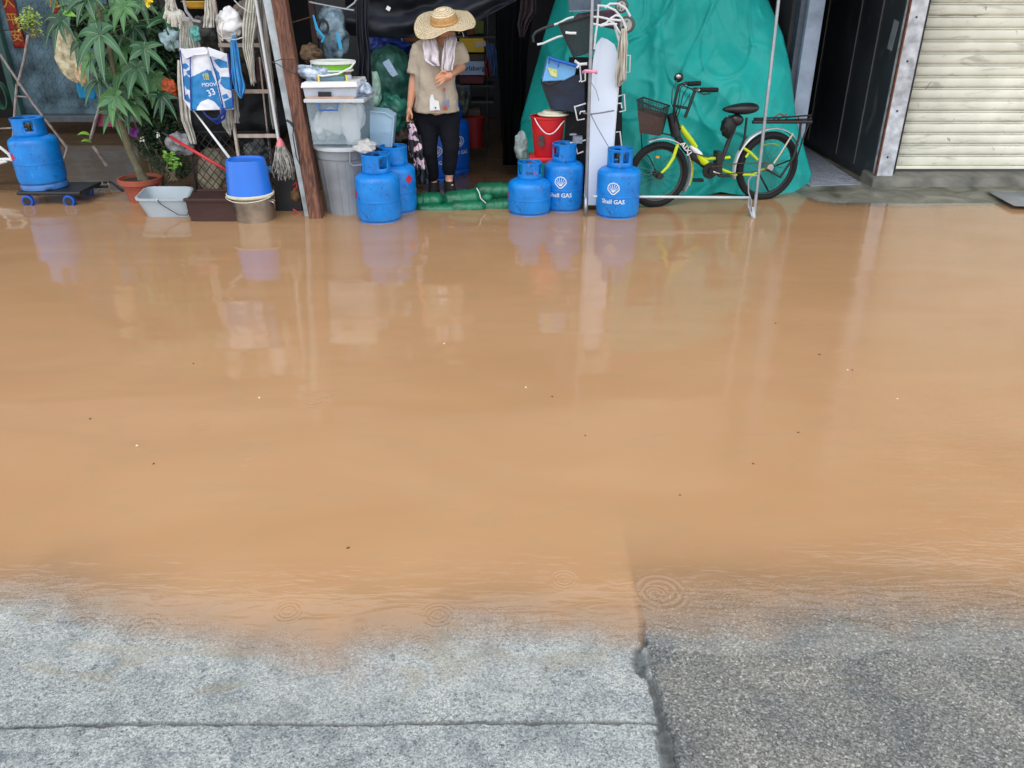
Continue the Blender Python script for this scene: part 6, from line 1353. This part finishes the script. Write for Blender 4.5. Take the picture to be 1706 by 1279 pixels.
carton('small pale carton with oval print below the dark red box', 760,142,783,158, 8.1, mat('grey_blue_card', rgb(75,92,120), .7, var=.3, scale=25), 'OXO', M_ink, ts=.06)
carton('grey brown carton low on the shelf beside the trouser leg', 779,183,800,198, 8.1, mat('taupe_card', rgb(80,72,66), .8, var=.3))
carton('small olive carton at the top of the shelf', 790,35,806,56, 8.15, mat('olive_card', rgb(70,85,35), .8, var=.4), group='boxes on the shop shelves')
carton('small brown red carton at the top of the shelf', 778,38,789,58, 8.15, mat('rust_card', rgb(95,50,40), .8, var=.4), group='boxes on the shop shelves')
carton('orange wooden drawer box left of the straw hat', 672,55,700,70, 6.95, mat('orange_wood', rgb(135,75,35), .6, var=.3), group=None)
t = thing('steel_upright', 'thin grey upright strip left of the person', 'post', W(671,150,6.9)); B = MB(); B.tube([W(669,62,6.9), W(674,140,6.9), W(676,200,6.9)], .006, 6); B.build('strip', M_steel, t)
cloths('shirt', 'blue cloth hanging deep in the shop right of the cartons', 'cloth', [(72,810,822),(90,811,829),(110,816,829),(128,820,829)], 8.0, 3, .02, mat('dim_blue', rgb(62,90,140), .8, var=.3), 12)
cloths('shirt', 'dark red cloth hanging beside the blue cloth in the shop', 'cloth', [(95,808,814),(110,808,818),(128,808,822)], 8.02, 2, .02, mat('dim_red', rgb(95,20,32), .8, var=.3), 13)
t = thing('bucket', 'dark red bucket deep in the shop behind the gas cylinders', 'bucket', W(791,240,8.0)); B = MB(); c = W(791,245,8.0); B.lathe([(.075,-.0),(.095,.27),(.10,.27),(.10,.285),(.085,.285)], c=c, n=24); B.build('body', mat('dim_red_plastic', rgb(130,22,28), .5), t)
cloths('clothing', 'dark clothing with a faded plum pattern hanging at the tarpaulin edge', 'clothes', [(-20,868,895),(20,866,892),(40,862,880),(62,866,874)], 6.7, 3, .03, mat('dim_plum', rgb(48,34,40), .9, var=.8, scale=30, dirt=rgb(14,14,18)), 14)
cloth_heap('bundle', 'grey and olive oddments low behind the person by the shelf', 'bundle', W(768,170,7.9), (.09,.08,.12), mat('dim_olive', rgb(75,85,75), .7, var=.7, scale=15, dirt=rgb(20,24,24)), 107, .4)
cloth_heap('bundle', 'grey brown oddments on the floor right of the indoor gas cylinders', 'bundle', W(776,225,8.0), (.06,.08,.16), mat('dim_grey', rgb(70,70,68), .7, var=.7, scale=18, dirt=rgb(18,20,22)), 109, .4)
t = thing('curtain', 'black sheet hanging at the right side of the shop opening', 'curtain', W(850,100,7.2)); B = MB(); drape(B, [(-60,822,900),(80,828,880),(200,835,872),(275,838,868)], 7.25, 3, .03, nu=40); B.build('cloth', mat('black_sheet', rgb(7,10,13), .9, var=.4, spec=.1), t, angle=180, solid=.004)
t = thing('slipper', 'single pale slipper stranded at the edge of the flooded left floor', 'slipper', W(118,313,6.6))
B = MB(); B.ball(W(128,311,6.62), (.06,.03,.010)); B.build('sole', mat('grey_slipper', rgb(120,120,130), .7), t)
# ================================================================= debris on the water
rr = random.Random(12); M_deb = mat('leaf_litter', rgb(90,60,40), .8, var=.4); M_foam = mat('foam', rgb(225,205,185), .5)
for k, (px, py) in enumerate([(322,605),(580,912),(975,725),(1255,772),(150,697),(920,660),(1133,824),(1330,720),(1292,538),(1420,616),(256,772),(1365,590),(880,330)][:12]):
    c = G(px, py, .002); t_ = MB(); s = rr.uniform(.004,.007); t_.ball(c, (s, s*.45, .0025), rot=(0,0,rr.uniform(0,3)), n=8, m=5)
    o = t_.build('floating_leaf', M_deb, None); tag(o, 'tiny brown leaf scrap floating on the muddy water', 'leaf', 'leaf scraps floating on the flood')
for k, (px, py) in enumerate([(876,645),(740,572),(432,662),(1495,664),(1412,616),(228,742)]):
    c = G(px, py, .001); t_ = MB(); t_.ball(c, (.0045,.0045,.003), n=10, m=6); o = t_.build('bubble', M_foam, None); tag(o, 'small pale foam bubble floating on the muddy water', 'bubble', 'foam bubbles on the flood')
